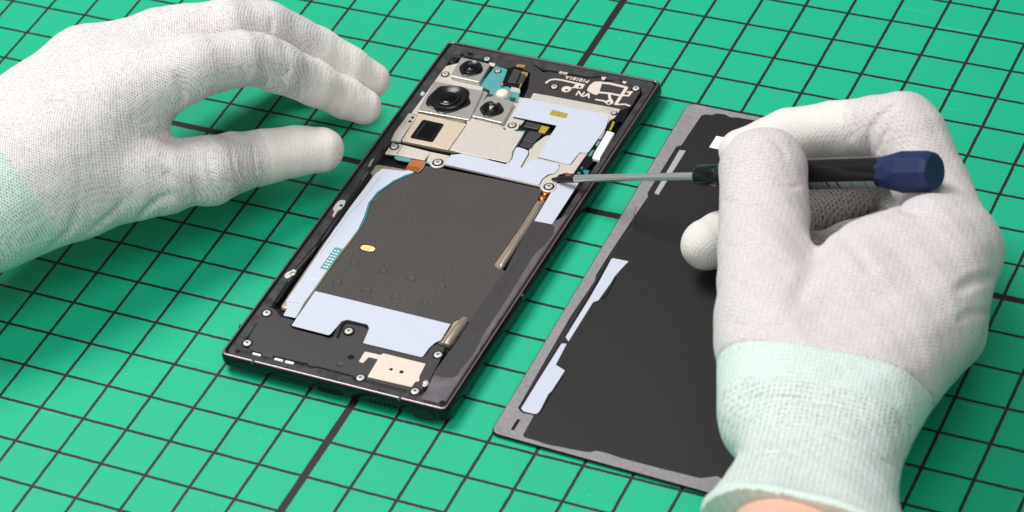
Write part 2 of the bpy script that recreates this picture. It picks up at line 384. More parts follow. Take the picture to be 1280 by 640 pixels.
A = lambda l: Z(260, 340, 3.2, l); B = lambda l: Z(480, 40, 3.5556, l); Dz = lambda l: Z(640, 70, 4, l); E_ = lambda l: Z(380, 180, 2.908, l)
F_ = lambda l: Z(260, 380, 5.333, l); Gz = lambda l: Z(420, 400, 4.572, l); Hz = lambda l: Z(600, 200, 4.571, l); I_ = lambda l: Z(340, 180, 2.667, l)
T1 = lambda l: Z(480, 130, 7.11, l); T2 = lambda l: Z(530, 50, 7.11, l); T3 = lambda l: Z(580, 120, 7.11, l); T4 = lambda l: Z(640, 70, 7.11, l)
T5 = lambda l: Z(720, 90, 7.11, l); T6 = lambda l: Z(660, 160, 7.11, l); T7 = lambda l: Z(600, 230, 5.333, l); T8 = lambda l: Z(340, 180, 5.333, l)
U1 = lambda l: Z(320, 290, 5.333, l); U2 = lambda l: Z(480, 360, 7.11, l); U3 = lambda l: Z(560, 300, 5.333, l); U4 = lambda l: Z(500, 440, 6.4, l)

# battery: foil pouch with rounded long edges, graphite film on top
bt = plate('battery', [(470, 204), (689, 243), (565, 431), (349, 384)], .578, .15, M['tan'], ph, r=.15, bevel=.075, label='foil battery pouch with rounded long edges')
bt.modifiers['bevel'].segments = 5
bt.data.polygons.foreach_set('use_smooth', [True]*len(bt.data.polygons))
film_px = E_([(447, 70), (475, 82), (520, 92), (700, 128), (868, 164), (846, 208), (775, 318), (690, 438), (706, 452)])+U3([(345, 192), (398, 214), (355, 290), (208, 528), (182, 552), (140, 548), (95, 533), (62, 530), (35, 546)])+A([(960, 236), (425, 98)])+E_([(40, 540), (192, 318), (225, 268), (245, 215), (300, 155), (370, 110)])
film = plate('battery_film', film_px, .600, .03, M['film'], bt, r=.05, bevel=.006, label='speckled dark graphite film over the battery')
for x, y in ((180, 440), (285, 465), (388, 492), (497, 518), (120, 505), (225, 532), (332, 557), (437, 580)):
    px, py = E_([(x, y)])[0]; c = G(px, py, .6)
    prof = [(.165, .0), (.15, .012), (.13, .015), (.115, .005), (.06, .003)]
    lathe('dimple', c, prof, M['film'], bt, n=28)
ov = [(E_([(232, 379)])[0])]
c = G(*ov[0], .605)
pts = []
for k in range(28):
    a = 2*math.pi*k/28; pts.append((c[0]+.24*math.copysign(abs(math.cos(a))**.75, math.cos(a)), c[1]+.125*math.copysign(abs(math.sin(a))**.75, math.sin(a))))
plate_xy('battery_sticker', [(c[0]+(x-c[0])*1.14, c[1]+(y-c[1])*1.25) for x, y in pts], .6035, .003, M['line'], bt, r=0)
stk = plate_xy('battery_sticker', pts, .607, .004, M['oval'], bt, r=0, label='cream oval sticker with tiny orange print')
for dx, dy, w in ((-.08, .035, .1), (.06, .03, .09), (-.1, -.035, .08), (.04, -.035, .12)):
    plate_xy('sticker_print', [(c[0]+dx-w/2, c[1]+dy-.014), (c[0]+dx+w/2, c[1]+dy-.014), (c[0]+dx+w/2, c[1]+dy+.014), (c[0]+dx-w/2, c[1]+dy+.014)], .609, .002, M['orange'], bt, r=0)
def pouch_edge(a, b, ra, rm, rb, z):
    A_, B_ = Vector(G(*a, z)), Vector(G(*b, z)); ax = B_-A_; l_ = ax.length
    lathe('pouch_edge', A_, [(ra*.3, 0), (ra*.8, .04), (ra, .12), (rm, l_*.45), (rm*.95, l_*.6), (rb, l_-.12), (rb*.8, l_-.04), (rb*.3, l_)], M['tan'], bt, n=24, axis=ax)
pouch_edge((679.5, 251), (625, 336), .10, .135, .105, .55)
pouch_edge((583, 399), (557, 434), .16, .17, .16, .50)
# dark shadow gap beside the pouch edge that shows in the film's notch
# right-hand bracket over the charging coil lead
coil_px = Hz([(300, 348), (345, 352), (412, 364), (428, 385), (415, 430), (360, 495)])+U3([(600, 70), (560, 120), (400, 380), (235, 630)])+U4([(600, 0), (480, 150), (455, 190), (420, 206), (340, 205), (285, 188), (268, 165), (390, 0)])+[(568, 431), (600, 382), (632, 338), (640, 322)]
plate('side_strip', [(694, 276), (722, 262), (616, 420.5), (578, 477), (558, 507)]+U4([(345, 446), (150, 386), (215, 300), (262, 196), (300, 150), (500, 0)])+[(600, 410), (640, 345), (668, 300)], .640, .05, M['polish'], ph, r=.04, bevel=.006, label='polished plum grey strip along the right edge')
plate('coil_bracket', coil_px, .645, .06, M['coil'], ph, r=.05, bevel=.01, label='flat charcoal bracket along the right of the battery')
stroke('bracket_rib', Hz([(325, 400), (220, 560), (170, 640)])+U3([(430, 160)]), .03, .650, .01, M['coil'], ph)
stroke('bracket_rib', U3([(445, 175), (330, 370), (215, 570), (190, 590), (130, 590), (60, 700)]), .035, .650, .012, M['coil'], ph)
stroke('bracket_rib', U4([(300, 190), (320, 150), (430, 0)]), .03, .650, .01, M['coil'], ph)
lathe('rivet', G(*Hz([(340, 397)])[0], .628), [(.09, 0), (.08, .012), (.05, .006)], M['coil'], ph, n=20)
# copper contacts at the top of the lead
for pt, rr in (((375, 190), .10), ((358, 215), .11)):
    q = G(*Hz([pt])[0], .62)
    lathe('copper_contact', (q[0], q[1], .57), [(rr, 0), (rr, .05), (rr*.7, .08), (rr*.2, .085)], M['copper'], ph, n=14, wob=lambda a: 1+.12*math.sin(3*a))
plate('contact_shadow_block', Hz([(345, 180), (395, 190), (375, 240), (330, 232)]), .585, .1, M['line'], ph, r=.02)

# lower loudspeaker module
mod_px = A([(150, 290), (185, 215), (222, 150), (255, 142), (272, 152), (290, 178), (345, 192), (330, 214), (342, 226), (488, 264), (505, 255), (532, 204), (550, 196), (630, 208), (642, 222), (618, 275), (625, 288), (850, 342), (868, 335), (895, 298), (915, 288), (948, 300), (930, 350), (905, 395), (902, 415), (870, 452), (840, 490), (800, 488), (620, 448), (590, 430), (570, 418), (400, 378), (385, 362), (280, 335), (175, 312)])
md = plate('speaker_module', mod_px, .625, .1, M['module'], ph, r=.04, bevel=.012, label='matt black loudspeaker module across the phone bottom')
stroke('seam_line', A([(200, 200), (150, 270), (155, 300)]), .03, .6275, .01, M['line'], md)
stroke('seam_line', A([(470, 268), (505, 256), (535, 205)]), .022, .6285, .01, M['line'], md)
stroke('seam_line', A([(390, 362), (405, 378), (440, 380), (575, 415), (588, 432)]), .05, .641, .01, M['line'], md)
stroke('seam_line', Gz([(172, 347), (285, 378), (400, 408)]), .10, .637, .02, M['line'], md)
stroke('seam_bar', Gz([(176, 349), (285, 380), (395, 408)]), .035, .646, .02, M['module'], md)
stroke('seam_line', A([(330, 224), (490, 270), (512, 262), (540, 212), (555, 204), (630, 218)]), .02, .6285, .01, M['coil'], md)
stroke('seam_line', A([(905, 400), (885, 445), (845, 495)]), .05, .6275, .01, M['line'], md)
stroke('seam_line', A([(172, 316), (190, 322), (385, 368)]), .09, .641, .02, M['slot'], md)
for pts_ in ([(300, 322), (355, 335), (348, 348), (295, 334)], [(448, 358), (502, 371), (496, 385), (440, 370)], [(518, 375), (574, 388), (566, 402), (512, 390)]):
    plate('contact_pad', F_(pts_), .655, .03, M['white'], md, r=.01)
plate('contact_block', F_([(368, 318), (438, 335), (428, 362), (362, 345)]), .652, .03, M['mid'], md, r=.02)
ap = plate('antenna_patch', Gz([(130, 238), (165, 180), (255, 200), (270, 190), (512, 250), (476, 322), (476, 348), (452, 354), (432, 383), (180, 325), (240, 224), (187, 212), (155, 245)]), .640, .012, M['trace'], md, r=.03, label='cream antenna patch with two black dots')
for (x, y, r_) in ((315, 282, .055), (374, 297, .065)):
    q = G(*Gz([(x, y)])[0], .641); lathe('dot', (q[0], q[1], .640), [(r_, 0), (r_, .004), (r_*.5, .005)], M['slot'], ap, n=20)
plate('antenna_tab', U4([(205, 225), (232, 240), (222, 262), (195, 278), (180, 270), (183, 240)]), .645, .02, M['trace'], md, r=.03)
for t, pt, r_, zh in ((F_, (197, 318), .085, .636), (U4, (338, 408), .095, .642), (Gz, (85, 213), .1, .625)):
    q = G(*t([pt])[0], zh); lathe('hole', (q[0], q[1], zh), [(r_, 0), (r_, .010), (r_*.85, .012)], M['slot'], md, n=24)
q = G(*Gz([(22, 255)])[0], .63); lathe('moulded_ring', (q[0], q[1], .624), [(.11, 0), (.1, .01), (.085, .004)], M['module'], md, n=24)
# dark gap round the notch above the middle screw
plate('notch_shade', A([(498, 262), (528, 198), (548, 186), (640, 205), (650, 222), (628, 288), (600, 280), (560, 262)]), .6265, .003, M['module'], md, r=.04)

# pale blue graphite sheets
low = A([(429, 76), (972, 209)])+U2([(590, 322), (505, 462), (455, 484), (405, 527), (345, 608), (325, 612), (0, 533)])+A([(620, 284), (645, 226), (638, 210), (558, 190), (535, 196), (492, 246), (482, 252), (334, 214)])
b1 = plate('graphite_sheet', low, .652, .02, M['blue'], ph, r=.04, bevel=.004, label='large pale blue sheet notched at its lower edge')
plate('notch_wall', A([(512, 262), (534, 205), (552, 194), (632, 208), (643, 220), (635, 226), (625, 218), (558, 203), (545, 210), (522, 262)]), .649, .02, M['line'], ph, r=.03)
# shield plate under the upper sheets
sh_px = [(663, 123), (666.7, 116.2), (689, 120), (702, 122.5), (760, 133.3), (775.6, 136.4), (768.5, 147), (762.5, 150), (748, 172), (733, 193.5), (729, 198), (716, 218), (700, 217), (694, 223), (690, 230), (675, 237), (676, 233), (556, 206), (564, 193), (640, 199), (643, 186), (660, 189), (668, 180), (680, 171), (691, 166), (696, 156), (640, 144.5), (653, 122)]
sp = plate('shield_plate', sh_px, .640, .06, M['beige'], ph, r=.025, bevel=.008, label='beige metal shield under the upper blue sheets')
q = G(*T5([(262, 360)])[0], .64); lathe('boss', (q[0], q[1], .64), [(.26, 0), (.24, .014), (.05, .016)], M['beige'], sp, n=28)
plate('shield_rim', T6([(458, 228), (515, 240), (400, 408), (365, 396)]), .660, .03, M['beige'], sp, r=.03, bevel=.006)
up1 = T3([(-140, 510)])
upm_px = [(563.9, 193.5), (577, 192.2), (600, 197), (615, 201), (632, 205.5), (640, 199), (644.5, 185.5), (647, 183.6), (657.5, 186.8), (660.5, 189), (659.8, 193), (650.5, 209), (653.5, 210), (664.4, 198.6), (673, 199.2), (697, 205.5), (699.5, 208.5), (693.5, 216.3), (685.3, 218), (677.5, 223.5), (673.6, 231.3), (555, 205.2)]
plate('graphite_sheet', upm_px, .664, .02, M['blue'], ph, r=.03, bevel=.004, label='pale blue sheet with a narrow slit, above the battery')
upr_px = [(653.6, 122), (752.5, 141.7), (761, 147.7), (757, 160), (736, 189.5), (732, 191.5), (724.5, 190.2), (713.5, 204.3), (711, 205.6), (672.7, 196.3), (688.8, 170), (690, 166), (696.3, 156.8), (640.3, 145.3)]
b2 = plate('graphite_sheet', upr_px, .668, .02, M['blue'], ph, r=.03, bevel=.004, label='pale blue sheet carrying a small yellow label')
gl = plate('yellow_label', T4([(360, 480), (500, 514), (480, 553), (334, 523)]), .673, .005, M['gold'], b2, r=.02)
stroke('label_edge', T4([(336, 521), (360, 481), (498, 515)]), .02, .6745, .003, M['olive'], b2)
for dx in (395, 418, 441): stroke('label_mark', T4([(dx, 512), (dx+14, 516)]), .05, .6745, .003, M['orange'], b2)
plate('graphite_sheet', Hz([(438, 130), (565, 130)])+T7([(480, 268), (362, 245)]), .650, .03, M['blue'], ph, r=.02, bevel=.004, label='narrow pale blue sheet right of the battery')
for pl, w in ((T3([(440, 182), (640, 228), (820, 262)]), .06), (T3([(700, 345), (770, 342)]), .07), (T6([(90, 262), (240, 298), (375, 322), (398, 300), (455, 220), (500, 222)]), .035), (T6([(100, 505), (125, 455), (180, 418), (235, 402), (280, 330)]), .045), (T3([(505, 636), (572, 520), (572, 485)]), .035)):
    stroke('sheet_gap', pl, w, .646, .02, M['line'], sp)

# connector opening with two black press connectors and a gold tongue
plate('board_opening', T3([(470, 300), (540, 215), (690, 240), (760, 262), (770, 345), (700, 355), (640, 440), (585, 490), (470, 450)]), .600, .08, M['line'], ph, r=.03)
plate('press_connector', T3([(560, 226), (690, 256), (660, 298), (530, 270)]), .668, .06, M['mid'], ph, r=.03, bevel=.012)
plate('press_connector', T3([(580, 308), (700, 330), (620, 418), (520, 398)]), .675, .07, M['mid'], ph, r=.02, bevel=.01)
plate('press_connector', T3([(524, 404), (622, 425), (640, 410), (600, 470), (490, 445)]), .640, .05, M['module'], ph, r=.02, bevel=.01)
plate('gold_tongue', T3([(690, 262), (760, 278), (715, 335), (660, 320)]), .655, .02, M['gold'], ph, r=.01)
plate('board_patch', T3([(480, 305), (545, 310), (530, 340), (505, 325)]), .63, .02, M['teal'], ph, r=.01)

# camera area
plate('camera_tray', [(557.4, 82.6), (572, 79), (612, 92), (603, 112), (590, 150), (578, 156), (513, 141.5), (517.5, 134)], .600, .1, M['beige'], ph, r=.03, bevel=.008, label='beige tray around the cameras')
plate('camera_tray', B([(505, 250), (440, 345), (380, 395), (600, 440), (700, 440), (650, 300), (560, 280)]), .597, .1, M['beige'], ph, r=.03)
def camera(label, hp, zt, lp, R_, lobes, glint):
    h = plate('camera_module', hp, zt, .16, M['silver'], ph, r=.06, bevel=.016, label=label)
    inner = [(a+(b-a)*.06) for a, b in ((0, 0),)]
    c = G(*lp, zt)
    lathe('lens_surround', (c[0], c[1], zt-.01), [(R_*1.0, 0), (R_*1.0, .03), (R_*.96, .045), (R_*.86, .05)], M['lens'], h, n=64, wob=lobes)
    lathe('lens_ring', (c[0], c[1], zt+.03), [(R_*.86, 0), (R_*.86, .07), (R_*.82, .09), (R_*.78, .085), (R_*.54, .02), (R_*.53, .055), (R_*.49, .065), (R_*.43, .045)], M['lens'], h, n=48)
    lathe('lens_glass', (c[0], c[1], zt+.055), [(R_*.43, 0), (R_*.40, .022), (R_*.30, .045), (R_*.16, .06), (R_*.05, .064)], M['glass'], h, n=32)
    if glint: lathe('lens_glint', (c[0], c[1], zt+.104), [(R_*.2, 0), (R_*.19, .02), (R_*.1, .03)], M['silver'], h, n=20)  # silver disc on the glass stands in for the lens glint
    return h
camera('upper small square camera', T2([(332, 153), (592, 213), (492, 375), (233, 318)]), .76, T2([(418, 258)])[0], .40, lambda a: 1+.05*math.cos(4*a+.6), False)
camera('large square main camera', B([(225, 218), (440, 262), (380, 391), (147, 350)]), .76, B([(288, 300)])[0], .72, lambda a: 1+.06*math.cos(5*a+.5)+.03*math.cos(8*a), False)
camera('small telephoto camera with a modelled glint on its lens', B([(492, 283), (578, 312), (528, 405), (388, 372), (455, 290)]), .74, T3([(247, 122)])[0], .385, lambda a: 1+.06*math.cos(4*a), True)
plate('camera_side_gap', T2([(597, 215), (640, 225), (560, 345), (500, 385), (530, 330)]), .62, .06, M['line'], ph, r=.02)
plate('camera_clip', T2([(575, 200), (635, 208), (622, 235), (585, 225)]), .66, .03, M['trace'], ph, r=.02)
plate('camera_strip', B([(440, 262), (462, 268), (398, 388), (380, 388)]), .69, .05, M['silver'], ph, r=.02, bevel=.006)
# big plate with the periscope window
pw = plate('periscope_cover', [(523.6, 141.5), (583.5, 155), (561, 187.2), (502, 175.8)], .715, .12, M['beige2'], ph, r=.04, bevel=.008, label='warm beige cover with a black periscope window')
plate('window_frame', T1([(345, 136), (536, 178), (432, 341), (228, 300)]), .722, .01, M['slot'], pw, r=.09)
plate('window_glass', T1([(372, 165), (492, 192), (412, 312), (285, 285)]), .7245, .004, M['glass'], pw, r=.03)
stroke('window_edge', T1([(288, 278), (365, 172)]), .02, .7265, .003, M['mid'], pw)
plate('board_cover', T3([(25, 190), (100, 205), (318, 258), (362, 300), (400, 300), (535, 322), (505, 375), (430, 490), (425, 540), (395, 585), (370, 588)])+[(606, 197), (578, 191.2), (561.5, 187.2), (583.5, 155)], .708, .12, M['beige'], ph, r=.03, bevel=.01, label='beige metal cover right of the periscope window')
stroke('cover_slot', T1([(680, 425), (853, 462)])+T3([(255, 562), (375, 590)]), .06, .69, .04, M['line'], ph)
stroke('cover_slot', T1([(160, 350), (330, 385), (560, 440), (680, 440)]), .05, .665, .03, M['line'], ph)
bl = plate('camera_bracket', T1([(222, 80), (296, 104), (205, 235), (148, 332), (62, 322), (95, 250)]), .68, .08, M['beige'], ph, r=.02, bevel=.008, label='narrow beige bracket with two pin holes')
for pt in ((255, 120), (230, 155)):
    q = G(*T1([pt])[0], .68); lathe('pin_hole', (q[0], q[1], .68), [(.055, 0), (.055, .004), (.03, .005)], M['slot'], bl, n=16)
plate('flex_bracket', T1([(72, 345), (165, 362), (415, 425), (360, 500), (128, 455), (8, 440)]), .66, .06, M['beige'], ph, r=.02, bevel=.008, label='beige bracket over the flex connector')
plate('corner_bracket', T1([(412, 425), (585, 460), (537, 542), (500, 556), (420, 545), (378, 505)]), .655, .06, M['beige'], ph, r=.04, bevel=.008)
stroke('cover_seam', T1([(728, 190), (575, 405)]), .022, .7165, .004, M['mid'], ph)
stroke('cover_seam', T1([(312, 82), (520, 118), (738, 168)]), .05, .612, .02, M['line'], ph)
stroke('cover_seam', T1([(300, 112), (205, 240), (150, 328)]), .03, .684, .01, M['mid'], ph)
stroke('bracket_crease', T1([(165, 365), (125, 425), (115, 450)]), .02, .6625, .004, M['mid'], ph)
plate('screw_plate', T3([(365, 265), (400, 205), (470, 215), (497, 240), (480, 290), (440, 305), (370, 298)]), .668, .06, M['beige'], ph, r=.05, bevel=.008)
plate('screw_plate', T6([(105, 525), (150, 470), (215, 440), (262, 470), (240, 530), (200, 560), (130, 548)]), .668, .06, M['beige'], ph, r=.06, bevel=.01)
# circuit board
pcb = plate('circuit_board', T2([(638, 230), (742, 262), (700, 375), (770, 430), (850, 470), (830, 555), (560, 505), (590, 452), (495, 400)]), .625, .08, M['teal'], ph, r=.02, label='teal circuit board with a white flash')
q = G(*T2([(697, 478)])[0], .66)
lathe('flash_base', (q[0], q[1], .625), [(.27, 0), (.27, .03), (.22, .035)], M['silver'], pcb, n=28)
lathe('flash_lens', (q[0], q[1], .655), [(.215, 0), (.205, .05), (.16, .09), (.09, .11), (.03, .115)], M['flash'], pcb, n=28)
for a in ([(765, 505), (815, 515), (805, 540), (760, 530)], [(520, 440), (555, 445), (545, 480), (512, 470)], [(575, 478), (612, 484), (604, 500), (568, 494)]):
    plate('chip', T2(a), .66, .04, M['mid'], pcb, r=.01)
plate('board_step', T2([(775, 415), (853, 432), (853, 470), (770, 455)]), .65, .04, M['beige'], ph, r=.01)
plate('board_edge', T1([(92, 470), (128, 458), (240, 485), (228, 515), (130, 500), (100, 488)]), .60, .03, M['teal'], ph, r=.01)
plate('board_edge', T1([(372, 510), (410, 535), (400, 556), (365, 545)]), .60, .03, M['teal'], ph, r=.01)
# earpiece / connector block with gold corners
ear = plate('earpiece_block', B([(562, 155), (648, 178), (612, 246), (520, 232)]), .69, .12, M['slot'], ph, r=.03, bevel=.015, label='black earpiece block with gold corners')
plate('earpiece_lid', B([(578, 162), (610, 172), (585, 228), (548, 222)]), .705, .02, M['mid'], ear, r=.02, bevel=.006)
plate('earpiece_lid', B([(617, 172), (642, 182), (612, 232), (592, 228)]), .7, .02, M['mid'], ear, r=.02, bevel=.006)
for a in ([(612, 176), (640, 180), (636, 196), (628, 195), (626, 186), (610, 184)], [(520, 222), (530, 226), (528, 238), (516, 236)], [(608, 228), (614, 228), (606, 246), (600, 244)]):
    plate('gold_corner', B(a), .712, .02, M['goldp'], ear, r=.005)
plate('gold_pad', B([(592, 142), (630, 147), (624, 158), (586, 154)]), .66, .03, M['goldp'], ph, r=.01)

# upper right antenna module with its cream traces and printing
am_px = B([(452, 98), (478, 106), (560, 122), (640, 132), (668, 150), (705, 178), (735, 178), (900, 205), (985, 225), (1135, 240), (1140, 262), (1100, 330), (1060, 345), (1020, 343), (1008, 335), (672, 275), (655, 292), (622, 288), (640, 250), (650, 180), (590, 150), (555, 160), (500, 150), (470, 140)])
am = plate('antenna_module', am_px, .632, .1, M['module'], ph, r=.03, bevel=.012, label='black antenna module with cream traces and printed letters')
ZT = .637
def tr(pts, w, T): return stroke('antenna_trace', T(pts), w, ZT+random.random()*.0012, .008, M['trace'], am)
tr([(300, 242), (318, 225), (345, 210), (385, 206), (440, 213), (645, 258)], .075, T4)
plate('antenna_trace', T4([(560, 250), (648, 256), (625, 290), (580, 288), (545, 280)]), ZT+.002, .008, M['trace'], am, r=.02)
tr([(575, 278), (530, 282), (490, 295)], .06, T4)
q = G(*T4([(483, 295)])[0], ZT); lathe('antenna_pad', (q[0], q[1], ZT-.006), [(.16, 0), (.16, .009), (.1, .010)], M['trace'], am, n=24)
for T, pt in ((T4, (485, 302)), (T4, (602, 272)), (T5, (290, 275))):
    q = G(*T([pt])[0], ZT+.006); lathe('contact_dot', (q[0], q[1], ZT+.004), [(.045, 0), (.045, .006), (.02, .007)], M['slot'], am, n=14)
plate('antenna_trace', T5([(162, 86), (235, 84), (225, 120), (205, 190), (180, 205), (145, 192), (95, 162), (120, 118)]), ZT+.003, .008, M['trace'], am, r=.03)
tr([(225, 95), (300, 102), (455, 138)], .10, T5); tr([(452, 135), (350, 290)], .11, T5); tr([(200, 180), (300, 190), (400, 210)], .09, T5)
tr([(350, 288), (440, 286), (480, 302)], .07, T5); tr([(295, 190), (300, 230), (318, 262)], .09, T5); tr([(170, 243), (245, 256), (290, 280)], .07, T5)
tr([(400, 205), (465, 210), (492, 178), (450, 178)], .08, T5)
q = G(*T5([(297, 268)])[0], ZT); lathe('antenna_pad', (q[0], q[1], ZT-.006), [(.13, 0), (.13, .009), (.1, .010)], M['trace'], am, n=24)
for pts_ in ([(225, 42), (272, 45), (262, 58), (248, 70), (230, 66)], [(412, 78), (452, 86), (440, 104), (418, 100)]):
    plate('contact_tab', T5(pts_), .655, .02, M['trace'], am, r=.02)
    c_ = T5([pts_[0]])[0]; plate('tab_gap', [(c_[0]-4, c_[1]-3), (c_[0]+3, c_[1]-1), (c_[0]+2, c_[1]+2), (c_[0]-5, c_[1]-1)], .640, .006, M['line'], am, r=0)
ba = math.radians(-1.0)
text('printed_text', 'P18181A', 721.6, 98.9, ZT+.001, .225, math.pi+ba, M['trace'], am, squash=1.02, bold=.006)
text('printed_text', 'NA', 729.3, 118.3, ZT+.001, .34, ba, M['trace'], am, squash=1.05, bold=.01)
text('printed_text', 'RMB', 704.2, 91.6, ZT+.001, .165, ba, M['trace'], am, squash=.95, bold=.008)
plate('side_cavity', T5([(395, 330), (475, 320), (470, 345), (430, 420), (425, 450), (365, 440), (330, 420), (380, 370)]), .628, .02, M['slot'], ph, r=.03)
# right side: white connector, cables, tiny parts
plate('side_channel', [(762, 152), (772, 152), (742, 202), (733, 212), (716, 226), (708, 222), (733, 193)], .60, .05, M['line'], ph, r=.02)
plate('white_connector', T6([(706, 22), (768, 44), (640, 262), (636, 288), (572, 270), (580, 235)]), .70, .1, M['white'], ph, r=.02, bevel=.02, label='white bar connector by the right rim')
stroke('amber_wire', T5([(335, 440), (320, 480), (302, 515)]), .07, .66, .03, M['gold'], ph)
plate('chip', T6([(655, 35), (690, 20), (650, 92), (625, 100)]), .65, .05, M['bar'], ph, r=.01)
for a in ([(560, 205), (590, 190), (560, 245), (535, 250)], [(600, 150), (625, 110), (640, 120), (612, 165)]):
    plate('board_edge', T6(a), .635, .03, M['teal'], ph, r=.01)
for k, a in enumerate(([(465, 350), (490, 345), (480, 372)], [(488, 372), (545, 376), (535, 410), (500, 412)], [(440, 390), (470, 395), (462, 412), (438, 408)])):
    plate('teal_mark', T6(a), .634+.002*k, .02, M['tealb'], ph, r=.01)
stroke('copper_contact', T6([(335, 412), (380, 418)]), .12, .672, .03, M['copper'], ph)
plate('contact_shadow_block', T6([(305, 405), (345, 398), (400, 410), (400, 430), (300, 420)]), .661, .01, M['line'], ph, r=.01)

# flex ribbon along the left of the battery
flex_px = I_([(367, 82), (440, 90), (466, 84), (473, 94), (445, 103), (405, 121), (350, 160), (322, 195), (306, 245), (288, 282), (262, 318), (210, 383), (150, 470), (105, 532), (78, 580), (37, 571), (51, 548), (47, 522), (100, 448), (205, 288), (247, 228), (344, 100)])
fx = plate('flex_ribbon', flex_px, .630, .012, M['blue'], ph, r=.05, bevel=.003, label='pale blue ribbon cable curving along the left of the battery')
for pts_, w in (([(360, 110), (290, 200), (250, 240), (160, 370)], .02),):
    stroke('ribbon_crease', I_(pts_), .02, .6315, .003, M['bar'], fx, sm=True)
stroke('ribbon_crease', U1([(198, 462), (300, 474)]), .02, .6315, .003, M['bar'], fx)
stroke('ribbon_crease', U1([(340, 312), (400, 318)]), .015, .6315, .003, M['white'], fx)
stroke('teal_trim', I_([(474, 96), (445, 107), (405, 125), (354, 162), (326, 197), (311, 245), (290, 284)]), .045, .627, .02, M['tealb'], fx, sm=True)
stroke('olive_trim', I_([(290, 284), (264, 320), (212, 386), (152, 473), (105, 538), (80, 582)]), .035, .627, .02, M['olive'], fx, sm=True)
cp = plate('copper_flex', T1([(240, 492), (372, 510), (345, 572), (298, 606), (262, 596), (190, 580)]), .640, .015, M['flexor'], ph, r=.015, label='copper coloured flex tail')
plate('copper_flex_end', T1([(215, 545), (330, 568), (296, 606), (190, 580)]), .644, .01, M['copper'], cp, r=.01)
stroke('olive_trim', T1([(370, 512), (344, 572), (298, 608)]), .03, .645, .01, M['olive'], cp)
cb = plate('teal_code_block', U1([(530, 102), (580, 111), (482, 256), (430, 242)]), .6335, .004, M['teal'], fx, r=.01, label='teal block of white characters on the ribbon')
for i in range(7):
    for j in range(2):
        t = (i+.5)/7; x = 527+(440-527)*t+ (14 if j == 0 else 34); y = 112+(236-112)*t + (2 if j == 0 else 7)
        x -= 4; w = 7+random.random()*4
        plate('code_mark', U1([(x-w, y-5), (x+w*.6, y-2), (x+w*.2, y+5), (x-w*1.3, y+2)]), .636, .003, M['white'], cb, r=.005)
stroke('olive_trim', U1([(530, 102), (430, 242)]), .018, .6365, .003, M['mid'], cb)

stroke('wall_edge', T8([(640, 190), (600, 250), (480, 425), (340, 632)])+U1([(275, 245), (215, 330)]), .028, .645, .03, M['polish'], ph)
# silver clips on the left wall
plate('side_clip', T8([(425, 398), (445, 378), (470, 370), (492, 378), (482, 410), (462, 432), (440, 442), (412, 486), (402, 480), (415, 450), (405, 432)]), .652, .05, M['steel'], ph, r=.03, bevel=.01, label='silver clip with a hole, upper one on the left wall')
q = G(*T8([(462, 410)])[0], .652); lathe('clip_hole', (q[0], q[1], .652), [(.06, 0), (.06, .004), (.03, .005)], M['mid'], ph, n=16)
plate('side_clip', U1([(188, 288), (205, 268), (232, 258), (250, 245), (270, 256), (258, 284), (238, 290), (218, 306), (196, 304)]), .652, .05, M['steel'], ph, r=.03, bevel=.01, label='silver clip, lower one on the left wall')
stroke('clip_gap', U1([(225, 282), (240, 268), (262, 268)]), .035, .654, .004, M['mid'], ph)
stroke('side_slot', T8([(632, 170), (690, 75), (735, 30)]), .2, .6225, .02, M['slot'], ph)
plate('side_pin', T8([(660, 105), (682, 95), (655, 150), (640, 148)]), .645, .03, M['silver'], ph, r=.01)
plate('side_pin', B([(170, 262), (182, 270), (172, 284), (160, 278)]), .65, .03, M['steel'], ph, r=.01)
stroke('wall_groove', T8([(600, 240), (480, 420), (380, 560), (250, 760)]), .05, .650, .02, M['slot'], ph)
stroke('wall_groove', T8([(655, 200), (560, 340), (420, 540), (330, 640)])+U1([(280, 240), (130, 470)]), .15, .638, .03, M['slot'], ph)
# moulded pockets in the upper left corner
for a in ([(232, 180), (262, 142), (302, 138), (290, 165), (262, 205), (235, 200)], [(365, 112), (400, 100), (465, 118), (455, 140), (410, 148), (375, 135)], [(300, 150), (330, 108), (358, 106), (368, 140), (350, 152), (318, 158)]):
    plate('pocket', T2(a), .632, .06, M['coil'], ph, r=.04, bevel=.008)
    cx_ = sum(p[0] for p in a)/len(a); cy_ = sum(p[1] for p in a)/len(a)
    plate('pocket_hole', T2([(cx_+(x-cx_)*.62, cy_+(y-cy_)*.62) for x, y in a]), .635, .004, M['slot'], ph, r=.03)
stroke('wall_groove', B([(640, 128), (705, 170), (735, 172), (905, 202), (960, 200), (985, 215), (1060, 212), (1150, 235)]), .06, .634, .02, M['slot'], ph)
stroke('wall_groove', B([(460, 92), (620, 118), (700, 150), (800, 158)]), .04, .634, .02, M['line'], ph)

